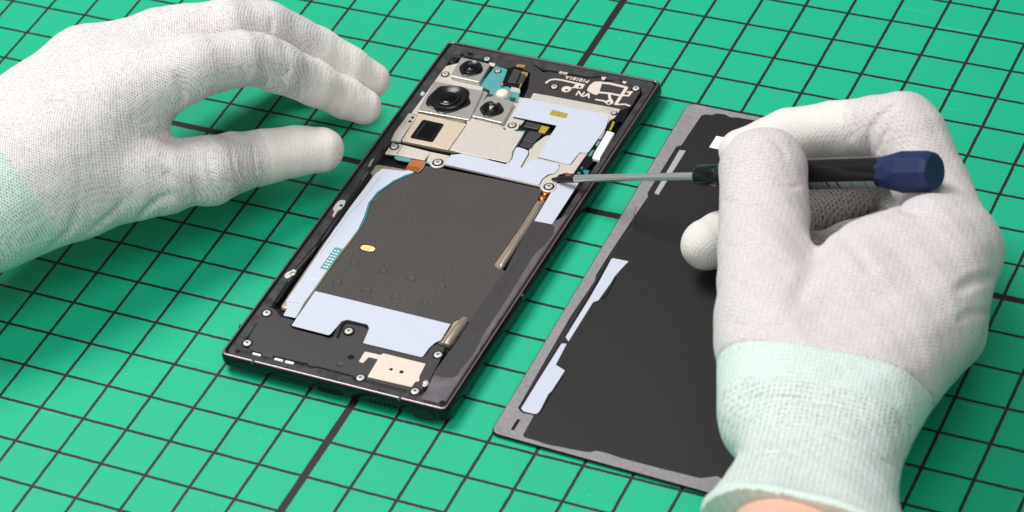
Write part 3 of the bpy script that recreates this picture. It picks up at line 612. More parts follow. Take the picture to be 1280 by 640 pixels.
# screws
q0 = Vector((0, 0, 0))
def screw_proto(r):
    o = lathe('screw', (0, 0, 0), [(r*1.0, -.03), (r*1.0, .012), (r*.88, .03), (r*.5, .036), (r*.2, .037)], M['steel'], None, n=28)
    def bar(a):
        w, l_ = r*.11, r*.45; c_, s_ = math.cos(a), math.sin(a)
        return [(x*c_-y*s_, x*s_+y*c_) for x, y in ((-l_, -w), (l_, -w), (l_, w), (-l_, w))]
    b1_, b2_ = bar(.5), bar(.5+math.pi/2)
    V = [(x, y, .0385) for x, y in b1_]+[(x, y, .0392) for x, y in b2_]+[(x, y, .02) for x, y in b1_]+[(x, y, .02) for x, y in b2_]
    F = [(0, 1, 2, 3), (4, 5, 6, 7)]+[(i, (i+1) % 4, 8+(i+1) % 4, 8+i) for i in range(4)]+[(4+i, 4+(i+1) % 4, 12+(i+1) % 4, 12+i) for i in range(4)]
    x = add('cross_recess', V, F, M['slot'], o)
    w = lathe('screw_seat', (0, 0, 0), [(r*1.4, -.03), (r*1.4, .004), (r*1.3, .006), (r*1.0, .001)], M['line'], o, n=28)
    return o
scs = [(A, (235, 165), .63), (A, (157, 285), .63), (A, (563, 237), .655), (A, (610, 424), .64), (A, (828, 478), .64), (A, (920, 332), .63),
       (B, (458, 121), .64), (B, (272, 188), .61), (B, (757, 244), .635), (B, (1120, 252), .635), (B, (1023, 360), .66), (T3, (428, 260), .675), (T1, (92, 380), .67),
       (T1, (478, 520), .685), (E_, (890, 155), .685), (T2, (657, 276), .63), (Gz, (514, 357), .64)]
small = {6: .8, 7: .85, 8: .85, 9: .9, 10: .6, 11: .85, 12: .9, 13: 1.05, 14: 1.0, 15: .7, 16: .6}
pr = None
for i, (T, pt, z) in enumerate(scs):
    if pr is None:
        pr = screw_proto(.125); o = pr; o.parent = ph
    else: o = copy_tree(pr, ph)
    q = G(*T([pt])[0], z); o.location = Vector(q)-Vector(RO); o.rotation_euler = (0, 0, random.random()*3); s_ = small.get(i, 1); o.scale = (s_, s_, 1)
for T, pt, z in ((T1, (478, 522), .668), (E_, (890, 156), .668)):
    q = G(*T([pt])[0], z); lathe('raised_boss', (q[0], q[1], z-.04), [(.25, 0), (.24, .04), (.2, .052), (.1, .05)], M['beige'], ph, n=30)

# bottom wall: connector port, speaker slots, stylus end, tray slit (set into the short wall)
def wall(px, py, y0):
    d = ray(px, py); t = (y0-CW[1])/d[1]; p = CW+t*d; return p[0], p[2]
def wall_plate(name, px, y0, dep, m, parent, r=.05, label=None):
    xz = [wall(a, b, y0) for a, b in px]
    if r: xz = rounded(xz, r)
    n = len(xz); V = [(x, y0, z) for x, z in xz]+[(x, y0+dep, z) for x, z in xz]
    F = [tuple(range(n)), tuple(range(2*n-1, n-1, -1))]+[(i, (i+1) % n, n+(i+1) % n, n+i) for i in range(n)]
    return add(name, V, F, m, parent, label=label)
U5 = lambda l: Z(360, 450, 7.11, l)
YW = float(Q[0][1])-.06
def wall_capsule(name, c, w, h, y0, dep, m, parent, label=None):
    x, z = c; pts = []; e_ = y0-YW
    y0 = Q[0][1]+(Q[1][1]-Q[0][1])*(x-Q[0][0])/(Q[1][0]-Q[0][0])-.064+e_
    for k in range(24):
        a = 2*math.pi*k/24; sx = math.copysign(w/2-h/2, math.cos(a)); pts.append((x+sx+h/2*math.cos(a), z+h/2*math.sin(a)))
    n = len(pts); V = [(a, y0, b) for a, b in pts]+[(a, y0+dep, b) for a, b in pts]
    F = [tuple(range(n)), tuple(range(2*n-1, n-1, -1))]+[(i, (i+1) % n, n+(i+1) % n, n+i) for i in range(n)]
    return add(name, V, F, m, parent, label=label)
up = wall(*U5([(378, 258)])[0], YW)
wall_capsule('charging_port', (up[0], .36), .92, .27, YW, .2, M['frame'], ph)
wall_capsule('charging_port', (up[0], .36), .84, .2, YW-.004, .2, M['slot'], ph)
a0 = wall(*U5([(735, 340)])[0], YW); a1 = wall(*U5([(950, 402)])[0], YW)
for k in range(6):
    x = a0[0]+(a1[0]-a0[0])*k/5; wall_capsule('speaker_slot', (x, .36), .12, .115, YW-.002, .15, M['slot'], ph)
e0 = wall(*U4([(190, 482)])[0], YW)
wall_capsule('stylus_end', (e0[0], .36), .78, .40, YW-.006, .2, M['slot'], ph)
wall_capsule('stylus_end', (e0[0], .36), .74, .36, YW-.012, .2, M['frame'], ph)
s0 = wall(*F_([(560, 495)])[0], YW)
wall_capsule('tray_slit', (s0[0]-.1, .36), 1.5, .13, YW-.002, .2, M['slot'], ph)
wall_capsule('tray_slit', (s0[0]-.1, .36), 1.44, .09, YW-.006, .2, M['frame'], ph)
wall_capsule('microphone_hole', (s0[0]+1.0, .36), .07, .065, YW-.004, .2, M['slot'], ph)

# ---------------------------------------------------------------- the removed back cover, inside up
CO = (20.2, 6.8, 0)
cv = root('back_cover', CO, 'detached smartphone back cover lying inside up, under the screwdriver hand', 'phone cover')
cq = [(16.44, -1.24), (24.05, -1.5), (23.95, 14.72), (16.24, 14.86)]
def cring(i, r, z, n=6):
    out = []; q = [Vector(v) for v in cq]; W, H = 7.65, 16.1
    for (cx, cy, a0) in ((W-i-r, i+r, -90), (W-i-r, H-i-r, 0), (i+r, H-i-r, 90), (i+r, i+r, 180)):
        for k in range(n+1):
            a = math.radians(a0+90*k/n); x, y = (cx+r*math.cos(a))/W, (cy+r*math.sin(a))/H
            v = q[0]*(1-x)*(1-y)+q[1]*x*(1-y)+q[2]*x*y+q[3]*(1-x)*y; out.append((v.x, v.y, z))
    return out
def cloft(name, rings, m, parent):
    n = len(rings[0]); V = [p for r in rings for p in r]
    F = [(i*n+k, i*n+(k+1) % n, (i+1)*n+(k+1) % n, (i+1)*n+k) for i in range(len(rings)-1) for k in range(n)]
    F.append(tuple(range(n-1, -1, -1))); F.append(tuple(range((len(rings)-1)*n, len(rings)*n)))
    return add(name, V, F, m, parent)
cloft('glass_shell', [cring(.12, .22, .02), cring(.02, .26, .05), cring(0, .27, .09), cring(.02, .26, .125), cring(.05, .25, .125)], M['frame'], cv)
cloft('adhesive_border', [cring(.035, .25, .124), cring(.04, .25, .131)], M['adh'], cv)
U6 = lambda l: Z(600, 470, 4.925, l); U7 = lambda l: Z(800, 120, 4.57, l); V1 = lambda l: Z(640, 320, 4, l)
zc = .136
right = [(tuple((RW @ (np.array((x, y, zc))-CW)))) for x, y in ((23.78, -1.0), (23.70, 14.35))]
right = [(CX+FP*a/c, CY+FP*b/c) for a, b, c in right]
panel_px = U7([(350, 112), (375, 105), (410, 108), (440, 99), (490, 106), (515, 121), (560, 123), (650, 138)])+[right[1], right[0], (905, 600.5), (897, 595), (875, 597.5), (820, 584), (775, 572)]+U6([(788, 476), (715, 459), (680, 468), (640, 465), (420, 422), (340, 396), (300, 385), (270, 376), (265, 362), (328, 248), (325, 240), (272, 225), (245, 212), (238, 190), (345, 0)])+V1([(290, 305), (415, 122), (420, 95), (480, 0)])+U7([(0, 640), (45, 575), (42, 555), (205, 292), (215, 286), (235, 282)])
pn = plate('black_panel', panel_px, zc, .008, M['cover'], cv, r=.05, bevel=0, label='dark inner panel of the cover')
zb = zc+.012
plate('graphite_sheet', V1([(497, 14), (508, 11), (583, 26), (548, 62), (515, 100), (490, 140), (465, 175), (432, 221), (405, 231), (340, 335), (282, 428), (268, 405), (310, 335), (385, 215), (440, 120)]), zb, .015, M['blue'], pn, r=.02, bevel=.003, label='upper pale blue strip with a wide top')
plate('graphite_sheet', V1([(247, 438), (274, 438), (218, 545), (226, 548), (264, 572), (222, 640)])+U6([(500, 0), (443, 90), (420, 112), (368, 215), (350, 232), (330, 232), (270, 218), (253, 200), (370, 10)])+V1([(120, 640), (205, 505)]), zb, .015, M['blue'], pn, r=.03, bevel=.003, label='lower pale blue strip with a stepped edge')
stroke('sheet_outline', V1([(490, 20), (385, 200), (270, 400), (280, 430)]), .05, zc+.003, .003, M['line'], pn)
stroke('sheet_outline', V1([(240, 440), (205, 500), (110, 645)])+U6([(372, 0), (240, 195), (262, 222), (340, 238), (372, 225), (440, 105), (512, 0)]), .05, zc+.003, .003, M['line'], pn)
plate('foam_strip', U7([(225, 308), (262, 312), (105, 565), (82, 553)]), zb+.01, .025, M['bar'], pn, r=.01, bevel=.006, label='slim grey foam strip')
plate('white_label', U7([(436, 228), (545, 246), (510, 318), (395, 293)]), zb-.006, .008, M['white'], pn, r=.01)
stroke('border_slot', U6([(240, 266), (198, 332)]), .1, .1345, .003, M['slot'], cv)
text('printed_text', 'DE', 912, 477.3, zc+.003, .26, math.radians(-1), M['bar'], pn, squash=.9)
for a in ([(520, 105), (500, 150), (470, 200), (445, 215)],):
    stroke('scuff', V1(a), .06, zc+.002, .002, M['line'], pn, sm=True)
for a, w in (([(795, 258), (790, 285), (778, 300)], .018), ([(664, 182), (682, 178)], .03)):
    if a[0][0] > 700: stroke('scratch', a, w, zc+.002, .002, M['mid'], pn)

# ---------------------------------------------------------------- screwdriver
tipP = Vector(G(690, 224, .70)); endP = Vector(D(1168, 214, depth(tipP)-10.0)); AX = (endP-tipP); LEN = AX.length; AX.normalize()
def at_px(px):
    lo, hi = 0.0, 1.0
    for _ in range(40):
        m_ = (lo+hi)/2; p = RW @ (np.array(tipP+AX*LEN*m_)-CW)
        if CX+FP*p[0]/p[2] < px: lo = m_
        else: hi = m_
    return lo*LEN
def Hd(px): return depth(tipP+AX*at_px(px))
sd = root('screwdriver', tuple(tipP), 'precision screwdriver with a black handle and navy faceted cap, held over the phone', 'screwdriver')
t1, t2_, t3, t4, t5 = at_px(719), at_px(873), at_px(897), at_px(1106), LEN
lathe('tip', tipP, [(.035, .0), (.05, .05), (.075, .3), (.1, .62), (.105, t1)], M['tip'], sd, n=20, axis=AX)
lathe('shaft', tipP, [(.092, t1-.02), (.122, t1+.02), (.122, t2_+.1)], M['chrome'], sd, n=24, axis=AX)
lathe('collar', tipP, [(.2, t2_-.06), (.31, t2_), (.35, t2_+.1), (.35, t3), (.33, t3+.1)], M['hblack'], sd, n=32, axis=AX)
lathe('handle', tipP, [(.34, t3+.08), (.42, t3+.2), (.455, t3+.6), (.455, t3+2.2), (.46, t4+.3)], M['hblack'], sd, n=40, axis=AX)
# cap: facets twisted into a crown, shallow dish in its end
def cap():
    t1v = AX.orthogonal().normalized(); t2v = AX.cross(t1v); n = 9; V = []; F = []
    rings = [(.47, t4-.1, 0), (.55, t4+.3, 0), (.61, t5-1.0, .5), (.60, t5-.15, .5), (.52, t5, .5), (.50, t5+.01, .5)]
    for r, h, tw in rings:
        for k in range(n):
            a = 2*math.pi*(k+tw)/n; V.append(tuple(tipP+AX*h+t1v*r*math.cos(a)+t2v*r*math.sin(a)))
    for i in range(len(rings)-1):
        d = rings[i+1][2]-rings[i][2]
        for k in range(n):
            a, b_, c_, e = i*n+k, i*n+(k+1) % n, (i+1)*n+k, (i+1)*n+(k+1) % n
            if d > 0: F += [(a, b_, c_), (b_, e, c_)]
            elif d < 0: F += [(a, e, c_), (a, b_, e)]
            else: F.append((a, b_, e, c_))
    F.append(tuple(range(n-1, -1, -1)))
    F.append(tuple(range((len(rings)-1)*n, len(rings)*n)))
    return add('end_cap', V, F, M['cap'], sd, bevel=.02, seg=2)
ec = cap()
lathe('cap_dish', tipP, [(.49, t5+.005), (.49, t5+.02), (.46, t5+.03), (.3, t5+.018), (.1, t5+.012), (.07, t5+.04), (.03, t5+.05)], M['cap'], ec, n=36, axis=AX)
# label band printed along the handle's lower side
view = Vector(CW)-(tipP+AX*at_px(1050)); view -= AX*view.dot(AX); view.normalize(); side = AX.cross(view)
if (RW @ np.array(side))[1] < 0: side = -side
def patch(name, h0, h1, a0_, a1_, R_, m):
    V = []; F = []; n = 6
    for h in (h0, h1):
        for k in range(n+1):
            a = a0_+(a1_-a0_)*k/n; V.append(tuple(tipP+AX*h+(view*math.cos(a)+side*math.sin(a))*R_))
    for k in range(n): F.append((k, k+1, n+2+k, n+1+k))
    return add(name, V, F, m, sd, smooth=True)
h = at_px(1015); hend = at_px(1104); rr = random.Random(3)
while h < hend-.05:
    w = rr.choice((.05, .08, .14, .3, .45)); w = min(w, hend-h)
    patch('handle_print', h, h+w, math.radians(32), math.radians(66), .4625, M['label']); h += w+rr.choice((.02, .035, .06))

# ---------------------------------------------------------------- gloved hands: smooth blended limbs meshed with surface nets
def seg_d(P, a, b, ra, rb):
    ab = b-a; t = np.clip(((P-a)@ab)/(ab@ab), 0, 1)
    q = P-(a+t[:, None]*ab); return np.sqrt((q*q).sum(1))-(ra+(rb-ra)*t), t
def smin(a, b, k):
    h = np.maximum(k-np.abs(a-b), 0)/k; return np.minimum(a, b)-h*h*h*k/6
class Hand:
    def __init__(s, palm, fingers, kp, kf, folds=(), cuts=(), ridges=()):
        s.palm = palm; s.f = fingers; s.kp = kp; s.kf = kf; s.folds = folds; s.cuts = cuts; s.ridges = ridges; s.lump = 0; s.pending = []
    def crease(s, pts, w, amt):
        """a crease whose line is laid on the surface itself"""
        out = []
        px = [Vector(p) for p in pts]; px = smoothline(px, 2) if len(px) > 2 else [px[0], (px[0]+px[1])/2, px[1]]
        for p in px:
            r_ = ray(p[0], p[1]); r_ = r_/np.linalg.norm(r_); t = 70.0; ok = False
            for _ in range(45):
                f_ = float(s.F((CW+r_*t)[None])[0])
                if f_ < .01: ok = True; break
                t += f_*.9
                if t > 150: break
            if ok: out.append(CW+r_*t)
        if len(out) > 1: s.pending.append((out, w, amt))
    def chain(s, P, ch, k=.25):
        d = None
        for i in range(len(ch)-1):
            x, _ = seg_d(P, ch[i][0], ch[i+1][0], ch[i][1], ch[i+1][1])
            d = x if d is None else smin(d, x, k)
        return d
    def parts(s, P):
        p = None
        for ch in s.palm:
            x = s.chain(P, ch, .4); p = x if p is None else smin(p, x, s.kp)
        return p, [s.chain(P, ch) for ch in s.f]
    def F(s, P):
        p, fs = s.parts(P); d = None
        for f_ in fs:
            x = smin(p, f_, s.kf); d = x if d is None else np.minimum(d, x)
        for (pl, w, amt) in s.folds:
            ce = np.mean(pl, 0); ra_ = max(np.linalg.norm(p-ce) for p in pl)+2.6*w
            near = np.nonzero(((P-ce)**2).sum(1) < ra_*ra_)[0]
            if len(near) == 0: continue
            Pn = P[near]; best = np.full(len(Pn), 1e9); u = np.zeros(len(Pn)); n_ = len(pl)-1
            for i in range(n_):
                q, t = seg_d(Pn, pl[i], pl[i+1], 0, 0); m_ = q < best; best[m_] = q[m_]; u[m_] = (i+t[m_])/n_
            d[near] += amt*np.exp(-(best/w)**2)*np.sqrt(np.sin(np.pi*np.clip(u, .01, .99)))
        if s.lump:
            x, y, z = P[:, 0], P[:, 1], P[:, 2]
            d = d+s.lump*(np.sin(2.3*x+1.1*y+.6)*np.sin(2.0*y-1.4*z+1)+.6*np.sin(4.1*x-2.2*z)*np.sin(3.7*y+2.6*z+2)+.35*np.sin(7.3*x+3*y)*np.sin(6.1*y-5*z))
        for (o, nrm, w, amt) in s.ridges:
            q = (P-o)@nrm; d = d-amt*np.exp(-(q/w)**2)
        for (o, nrm) in s.cuts:
            d = np.maximum(d, -((P-o)@nrm))
        return d
def surface_net(H, lo, hi, h):
    ax = [np.arange(lo[i], hi[i]+h, h) for i in range(3)]
    nx, ny, nz = [len(a) for a in ax]
    val = np.full((nx, ny, nz), 1.0, np.float32); st = 5
    ci, cj, ck = [np.arange(0, n_+st-1, st) for n_ in (nx, ny, nz)]
    CI, CJ, CK = np.meshgrid(ci, cj, ck, indexing='ij')
    Cc = np.stack([lo[0]+(CI.ravel()+st/2)*h, lo[1]+(CJ.ravel()+st/2)*h, lo[2]+(CK.ravel()+st/2)*h], 1)
    cd = H.F(Cc); lim = st*h*1.3+.1
    for q in np.nonzero(cd < -lim)[0]:
        i, j, k = CI.ravel()[q], CJ.ravel()[q], CK.ravel()[q]; val[i:i+st, j:j+st, k:k+st] = -1
    near = np.nonzero(np.abs(cd) <= lim)[0]
    oi, oj, ok_ = np.meshgrid(range(st), range(st), range(st), indexing='ij')
    gi = (CI.ravel()[near][:, None]+oi.ravel()).ravel(); gj = (CJ.ravel()[near][:, None]+oj.ravel()).ravel(); gk = (CK.ravel()[near][:, None]+ok_.ravel()).ravel()
    m_ = (gi < nx) & (gj < ny) & (gk < nz); gi, gj, gk = gi[m_], gj[m_], gk[m_]
    val[gi, gj, gk] = H.F(np.stack([ax[0][gi], ax[1][gj], ax[2][gk]], 1))
    sgn = val < 0
    c = np.zeros((nx-1, ny-1, nz-1), np.int8)
    for dx in (0, 1):
        for dy in (0, 1):
            for dz in (0, 1): c += sgn[dx:nx-1+dx, dy:ny-1+dy, dz:nz-1+dz]
    mixed = (c > 0) & (c < 8); idx = -np.ones(mixed.shape, np.int64); ii = np.argwhere(mixed); idx[mixed] = np.arange(len(ii))
    V = np.array(lo)+(ii+.5)*h; quads = []
    for axis in range(3):
        a = np.take(sgn, range(0, sgn.shape[axis]-1), axis); b = np.take(sgn, range(1, sgn.shape[axis]), axis)
        e = np.argwhere(a != b); o = [x for x in range(3) if x != axis]
        e = e[(e[:, o[0]] > 0) & (e[:, o[1]] > 0) & (e[:, o[0]] < val.shape[o[0]]-1) & (e[:, o[1]] < val.shape[o[1]]-1)]
        inside = a[tuple(e.T)]
        def cell(d0, d1):
            q = e.copy(); q[:, o[0]] -= d0; q[:, o[1]] -= d1; return idx[tuple(q.T)]
        q4 = np.stack([cell(1, 1), cell(0, 1), cell(0, 0), cell(1, 0)], 1)
        flip = inside if axis != 1 else ~inside
        q4[~flip] = q4[~flip][:, ::-1]; quads.append(q4)
    Fq = np.concatenate(quads); Fq = Fq[(Fq >= 0).all(1)]
    E_a = np.concatenate([Fq[:, [0, 1]], Fq[:, [1, 2]], Fq[:, [2, 3]], Fq[:, [3, 0]]])
    def lap(V):
        s_ = np.zeros_like(V); n_ = np.zeros(len(V))
        np.add.at(s_, E_a[:, 0], V[E_a[:, 1]]); np.add.at(n_, E_a[:, 0], 1); np.add.at(s_, E_a[:, 1], V[E_a[:, 0]]); np.add.at(n_, E_a[:, 1], 1)
        return s_/n_[:, None]
    def grad(V):
        e = .02; return np.stack([(H.F(V+np.eye(3)[i]*e)-H.F(V-np.eye(3)[i]*e))/(2*e) for i in range(3)], 1)
    for it in range(7):
        if it < 6: V = V+(lap(V)-V)*.5
        g = grad(V); gl = np.maximum((g*g).sum(1), .2)
        V = V-(H.F(V)/gl).clip(-.12, .12)[:, None]*g
    N = grad(V); N /= np.linalg.norm(N, axis=1)[:, None]
    return V, Fq, N
def glove(rootobj, H, zones, mats, pu0, pu1, h=.085, names=None, snaps=(), coats={}):
    """zones(V, part index, s) gives a zone number per vertex; each zone becomes its own mesh with the whole glove's normals."""
    pts = [p for ch in H.palm+H.f for p in ch]
    lo = np.min([p[0]-p[1]-.4 for p in pts], 0); hi = np.max([p[0]+p[1]+.4 for p in pts], 0)
    for (o, nrm) in H.cuts: pass
    V, Fq, N = surface_net(H, lo, hi, h)
    for (o_, n_) in snaps:
        d_ = (V-o_)@n_; m_ = np.abs(d_) < h*.55; tn = n_-N*(N@n_)[:, None]; tl = np.maximum((tn*tn).sum(1), .3); V[m_] -= (d_/tl)[m_, None]*tn[m_]
    p, fs = H.parts(V); allf = np.stack([p]+fs, 1); which = np.argmin(allf, 1)
    # distance along the finger and round it
    U = np.stack([(V-pu0)@pu1[1], (V-pu0)@pu1[0]], 1); s_along = np.zeros(len(V))
    Up = U.copy(); ds = []
    for fi, ch in enumerate(H.f):
        best = np.full(len(V), 1e9); rows = []; acc = 0
        for i in range(len(ch)-1):
            a, b = ch[i][0], ch[i+1][0]; d, t = seg_d(V, a, b, ch[i][1], ch[i+1][1]); L_ = np.linalg.norm(b-a); ax = (b-a)/L_
            vw = CW-a; vw = vw-ax*(vw@ax); vw /= np.linalg.norm(vw); sd_ = np.cross(ax, vw); q = V-a
            rows.append((d, acc+(q@ax).clip(-1.2, L_+1.2), np.arctan2(q@sd_, q@vw))); acc += L_; best = np.minimum(best, d)
        wt = [np.exp(-(d-best)/.12) for d, _, _ in rows]; ws = sum(wt)
        sa = sum(w_*r_[1] for w_, r_ in zip(wt, rows))/ws; th = sum(w_*r_[2] for w_, r_ in zip(wt, rows))/ws
        base = ch[1][0]+(ch[2][0]-ch[1][0])*.6; s_b = np.linalg.norm(ch[1][0]-ch[0][0])+.6*np.linalg.norm(ch[2][0]-ch[1][0]); ub = np.array([(base-pu0)@pu1[1], (base-pu0)@pu1[0]-s_b])
        Uf = Up; g_ = np.zeros(len(V))
        m_ = (which == fi+1) | ((which == 0) & (allf[:, 1:].argmin(1) == fi))
        U[m_] = (Up*(1-g_)[:, None]+Uf*g_[:, None])[m_]; s_along = np.where(which == fi+1, sa, s_along)
    fade = np.ones(len(V))
    for k, v in coats.items():
        m_ = (which == k) | (which == 0) & (allf[:, 1:].argmin(1) == k-1); fade[m_] = np.clip((v-s_along[m_])/.45, .25, 1) if True else 1
        m_ = (which == k) & (s_along > v); fade[m_] = 1
    fade[which == 0] = 1
    zn = zones(V, which, s_along)
    fz = zones(V[Fq].mean(1), which[Fq[:, 0]], s_along[Fq].mean(1))
    objs = {}; O = np.array(rootobj.location)
    for z_ in sorted(set(fz.tolist())):
        sel = Fq[fz == z_]; used, inv = np.unique(sel, return_inverse=True); inv = inv.reshape(sel.shape)
        if len(sel) < 20: continue
        nm = names[z_]; me = bpy.data.meshes.new(nm); me.from_pydata((V[used]-O).tolist(), [], inv.tolist()); me.update()
        me.polygons.foreach_set('use_smooth', [True]*len(me.polygons))
        uvl = me.uv_layers.new(name='knit'); li = np.empty(len(me.loops), np.int32); me.loops.foreach_get('vertex_index', li)
        uvl.data.foreach_set('uv', U[used][li].astype(np.float32).ravel())
        fa = me.attributes.new('fade', 'FLOAT', 'POINT'); fa.data.foreach_set('value', fade[used].astype(np.float32))
        me.normals_split_custom_set_from_vertices(N[used].tolist())
        me.materials.append(mats[z_]); o = bpy.data.objects.new(nm, me); col.objects.link(o); o.parent = rootobj; objs[z_] = o
    return objs
def gp(px, py, z, r): return (np.array(G(px, py, z)), r)
def dp(px, py, d_, r): return (np.array(D(px, py, d_)), r)

K_grey = knit_mat('grey_knit', (234, 230, 230), (84, 78, 82), .105, .092, .66, .5, blotch=.2)
K_coat = knit_mat('coated_tip', (246, 241, 236), (196, 188, 184), .14, .12, .10, .3, blotch=.2, pebble=.5)
K_mint = knit_mat('mint_rib', (214, 234, 227), (104, 126, 119), .115, .098, .7, .7, blotch=.22)
K_pink = knit_mat('pale_knit', (224, 218, 218), (142, 138, 144), .15, .13, .28, .45, blotch=.42, rib=.5)
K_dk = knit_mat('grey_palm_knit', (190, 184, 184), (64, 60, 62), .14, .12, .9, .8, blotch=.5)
K_white = knit_mat('white_coated_tip', (230, 226, 222), (196, 190, 188), .14, .12, .2, .35, blotch=.2)
K_cuff = knit_mat('pale_mint_rib', (224, 235, 231), (124, 150, 142), .14, .17, .8, .7, blotch=.25, grid=True)
K_band = knit_mat('mint_band', (219, 234, 229), (146, 174, 164), .12, .16, .45, .5, blotch=.25, grid=True)

# left hand, resting its knuckles high with thumb and fingers reaching for the phone
lpalm = [[gp(-110, 258, 4.2, 1.8), gp(0, 178, 4.8, 1.68), gp(112, 92, 5.4, 1.5), gp(222, 52, 5.5, 1.05)],
         [gp(-110, 310, 3.8, 1.7), gp(0, 263, 3.9, 1.72), gp(95, 236, 3.7, 1.5), gp(165, 217, 3.4, 1.2)],
         [gp(-60, 260, 4.2, 1.7), gp(60, 190, 4.9, 1.7), gp(158, 118, 5.4, 1.35)], [gp(60, 215, 4.4, 1.6), gp(160, 165, 4.3, 1.1)],
         [gp(0, 178, 4.2, 1.4), gp(120, 110, 3.8, 1.3), gp(190, 75, 3.6, 1.0)]]
lf = [[gp(172, 112, 5.5, 1.2), gp(240, 84, 5.9, 1.02), gp(300, 73, 5.5, .86), gp(322, 74, 5.15, .83), gp(348, 84, 4.6, .80), gp(395, 105, 3.4, .70), gp(430, 122, 2.5, .64), gp(455, 133, 2.0, .58)],
      [gp(200, 55, 5.5, 1.05), gp(285, 32, 5.7, .85), gp(335, 34, 5.1, .80), gp(395, 62, 3.8, .73), gp(435, 84, 2.9, .67), gp(464, 100, 2.2, .6)],
      [gp(180, 70, 4.4, 1.0), gp(280, 52, 3.8, .8), gp(370, 78, 2.3, .7), gp(432, 104, 1.3, .6)],
      [gp(160, 90, 3.6, .95), gp(260, 72, 2.5, .75), gp(330, 82, 1.4, .68), gp(380, 92, .9, .6)],
      [gp(110, 222, 3.8, 1.4), gp(165, 222, 3.5, 1.28), gp(205, 224, 3.2, 1.08), gp(235, 215, 3.0, 1.0), gp(262, 213, 2.85, 1.08), gp(290, 204, 2.55, .94), gp(325, 197, 2.3, .86), gp(370, 189, 2.05, .79), gp(402, 187, 1.9, .72)]]
def ga(px, py, z): return np.array(G(px, py, z))
HL = Hand(lpalm, lf, 1.3, .75)
for pts_, w_, m_ in (([(241, 260), (233, 245), (222, 228), (205, 214)], .14, .17), ([(172, 276), (185, 262), (200, 250), (218, 244)], .16, .15), ([(276, 253), (269, 235), (262, 212), (258, 190)], .10, .09),
                     ([(300, 242), (298, 225), (292, 200), (288, 178)], .09, .07), ([(322, 230), (319, 205), (316, 178)], .06, .06), ([(329, 114), (335, 104), (331, 88), (326, 76)], .10, .13),
                     ([(346, 120), (352, 108), (350, 94)], .09, .08), ([(310, 106), (306, 96), (300, 86)], .08, .07), ([(229, 132), (227, 112), (220, 92)], .13, .12), ([(213, 173), (198, 168), (178, 172)], .16, .10),
                     ([(372, 126), (377, 114), (374, 100)], .08, .05), ([(60, 312), (90, 285), (98, 255)], .2, .07), ([(110, 292), (140, 268), (168, 240)], .18, .08), ([(250, 258), (246, 240), (240, 222)], .07, .06),
                     ([(310, 236), (307, 222), (302, 205)], .06, .05), ([(140, 120), (165, 140), (185, 165)], .3, .05), ([(330, 46), (340, 36), (338, 22)], .09, .06), ([(355, 96), (362, 88), (360, 78)], .06, .05)):
    HL.crease(pts_, w_, m_)
HL.folds = HL.pending; HL.lump = .016
lend = ga(-105, 285, 4.0); ld = ga(60, 200, 4.9)-ga(-105, 285, 4.0); ld /= np.linalg.norm(ld)
HL.cuts = [(lend, ld)]; HL.ridges = [(lend+ld*.2, ld, .18, .1)]
lroot = root('gloved_hand', tuple(G(60, 250, 0)), "left hand in a grey knitted glove with white fingertips, reaching towards the phone", 'hand')
la = ga(190, 90, 5.4)-ga(0, 220, 4.2); la /= np.linalg.norm(la)
cp0 = ga(44, 247, 5.0)
lat = np.cross(la, np.array([0, 0, 1.0])); lat /= np.linalg.norm(lat)
def arclen(ch, k): return sum(np.linalg.norm(ch[i+1][0]-ch[i][0]) for i in range(k))
coatL = {1: arclen(lf[0], 4)+.95, 2: arclen(lf[1], 3)-.1, 3: arclen(lf[2], 2), 4: arclen(lf[3], 2), 5: arclen(lf[4], 6)-.02}
def zl(V, w, s_):
    z = np.zeros(len(V), int)
    for k, v in coatL.items(): z[(w == k) & (s_ > v)] = k
    z[((V-cp0)@la < 0)] = 9
    return z
nmL = {0: 'glove', 9: 'cuff', **{k: 'fingertip_coating' for k in range(1, 6)}}
glove(lroot, HL, zl, {0: K_grey, 9: K_mint, **{k: K_coat for k in range(1, 6)}}, cp0, (la, lat), names=nmL, snaps=[(cp0, la)], coats=coatL)

# right hand, fist round the screwdriver
def hd(px, off): return Hd(px)+off
d953 = Hd(953)-.44-1.22
wr = 77.5
rpalm = [[dp(1046, 760, 70.5, 2.0), dp(1042, 660, 75.3, 1.68), dp(1046, 590, 77.6, 1.53), dp(1083, 500, 79.6, 1.52), dp(1150, 400, 82.2, 1.65), dp(1192, 318, 84.2, 1.22)],
         [dp(955, 760, 70.5, 2.0), dp(960, 668, 75.1, 1.68), dp(993, 590, 77.6, 1.45), dp(988, 500, 79.6, 1.45), dp(972, 400, 82.0, 1.5)],
         [dp(1020, 520, 79.4, 1.6), dp(1075, 400, 82.0, 1.5), dp(1095, 335, 83.6, 1.25)],
         [dp(985, 420, 81.9, 1.4), dp(1075, 380, 82.3, 1.45), dp(1165, 350, 83.2, 1.45)],
         [dp(1060, 348, 83.6, 1.2), dp(1165, 300, 84.3, 1.3)],
         [dp(1080, 500, 81.2, 1.4), dp(1170, 410, 84.2, 1.35), dp(1190, 355, 85.4, 1.0)]]
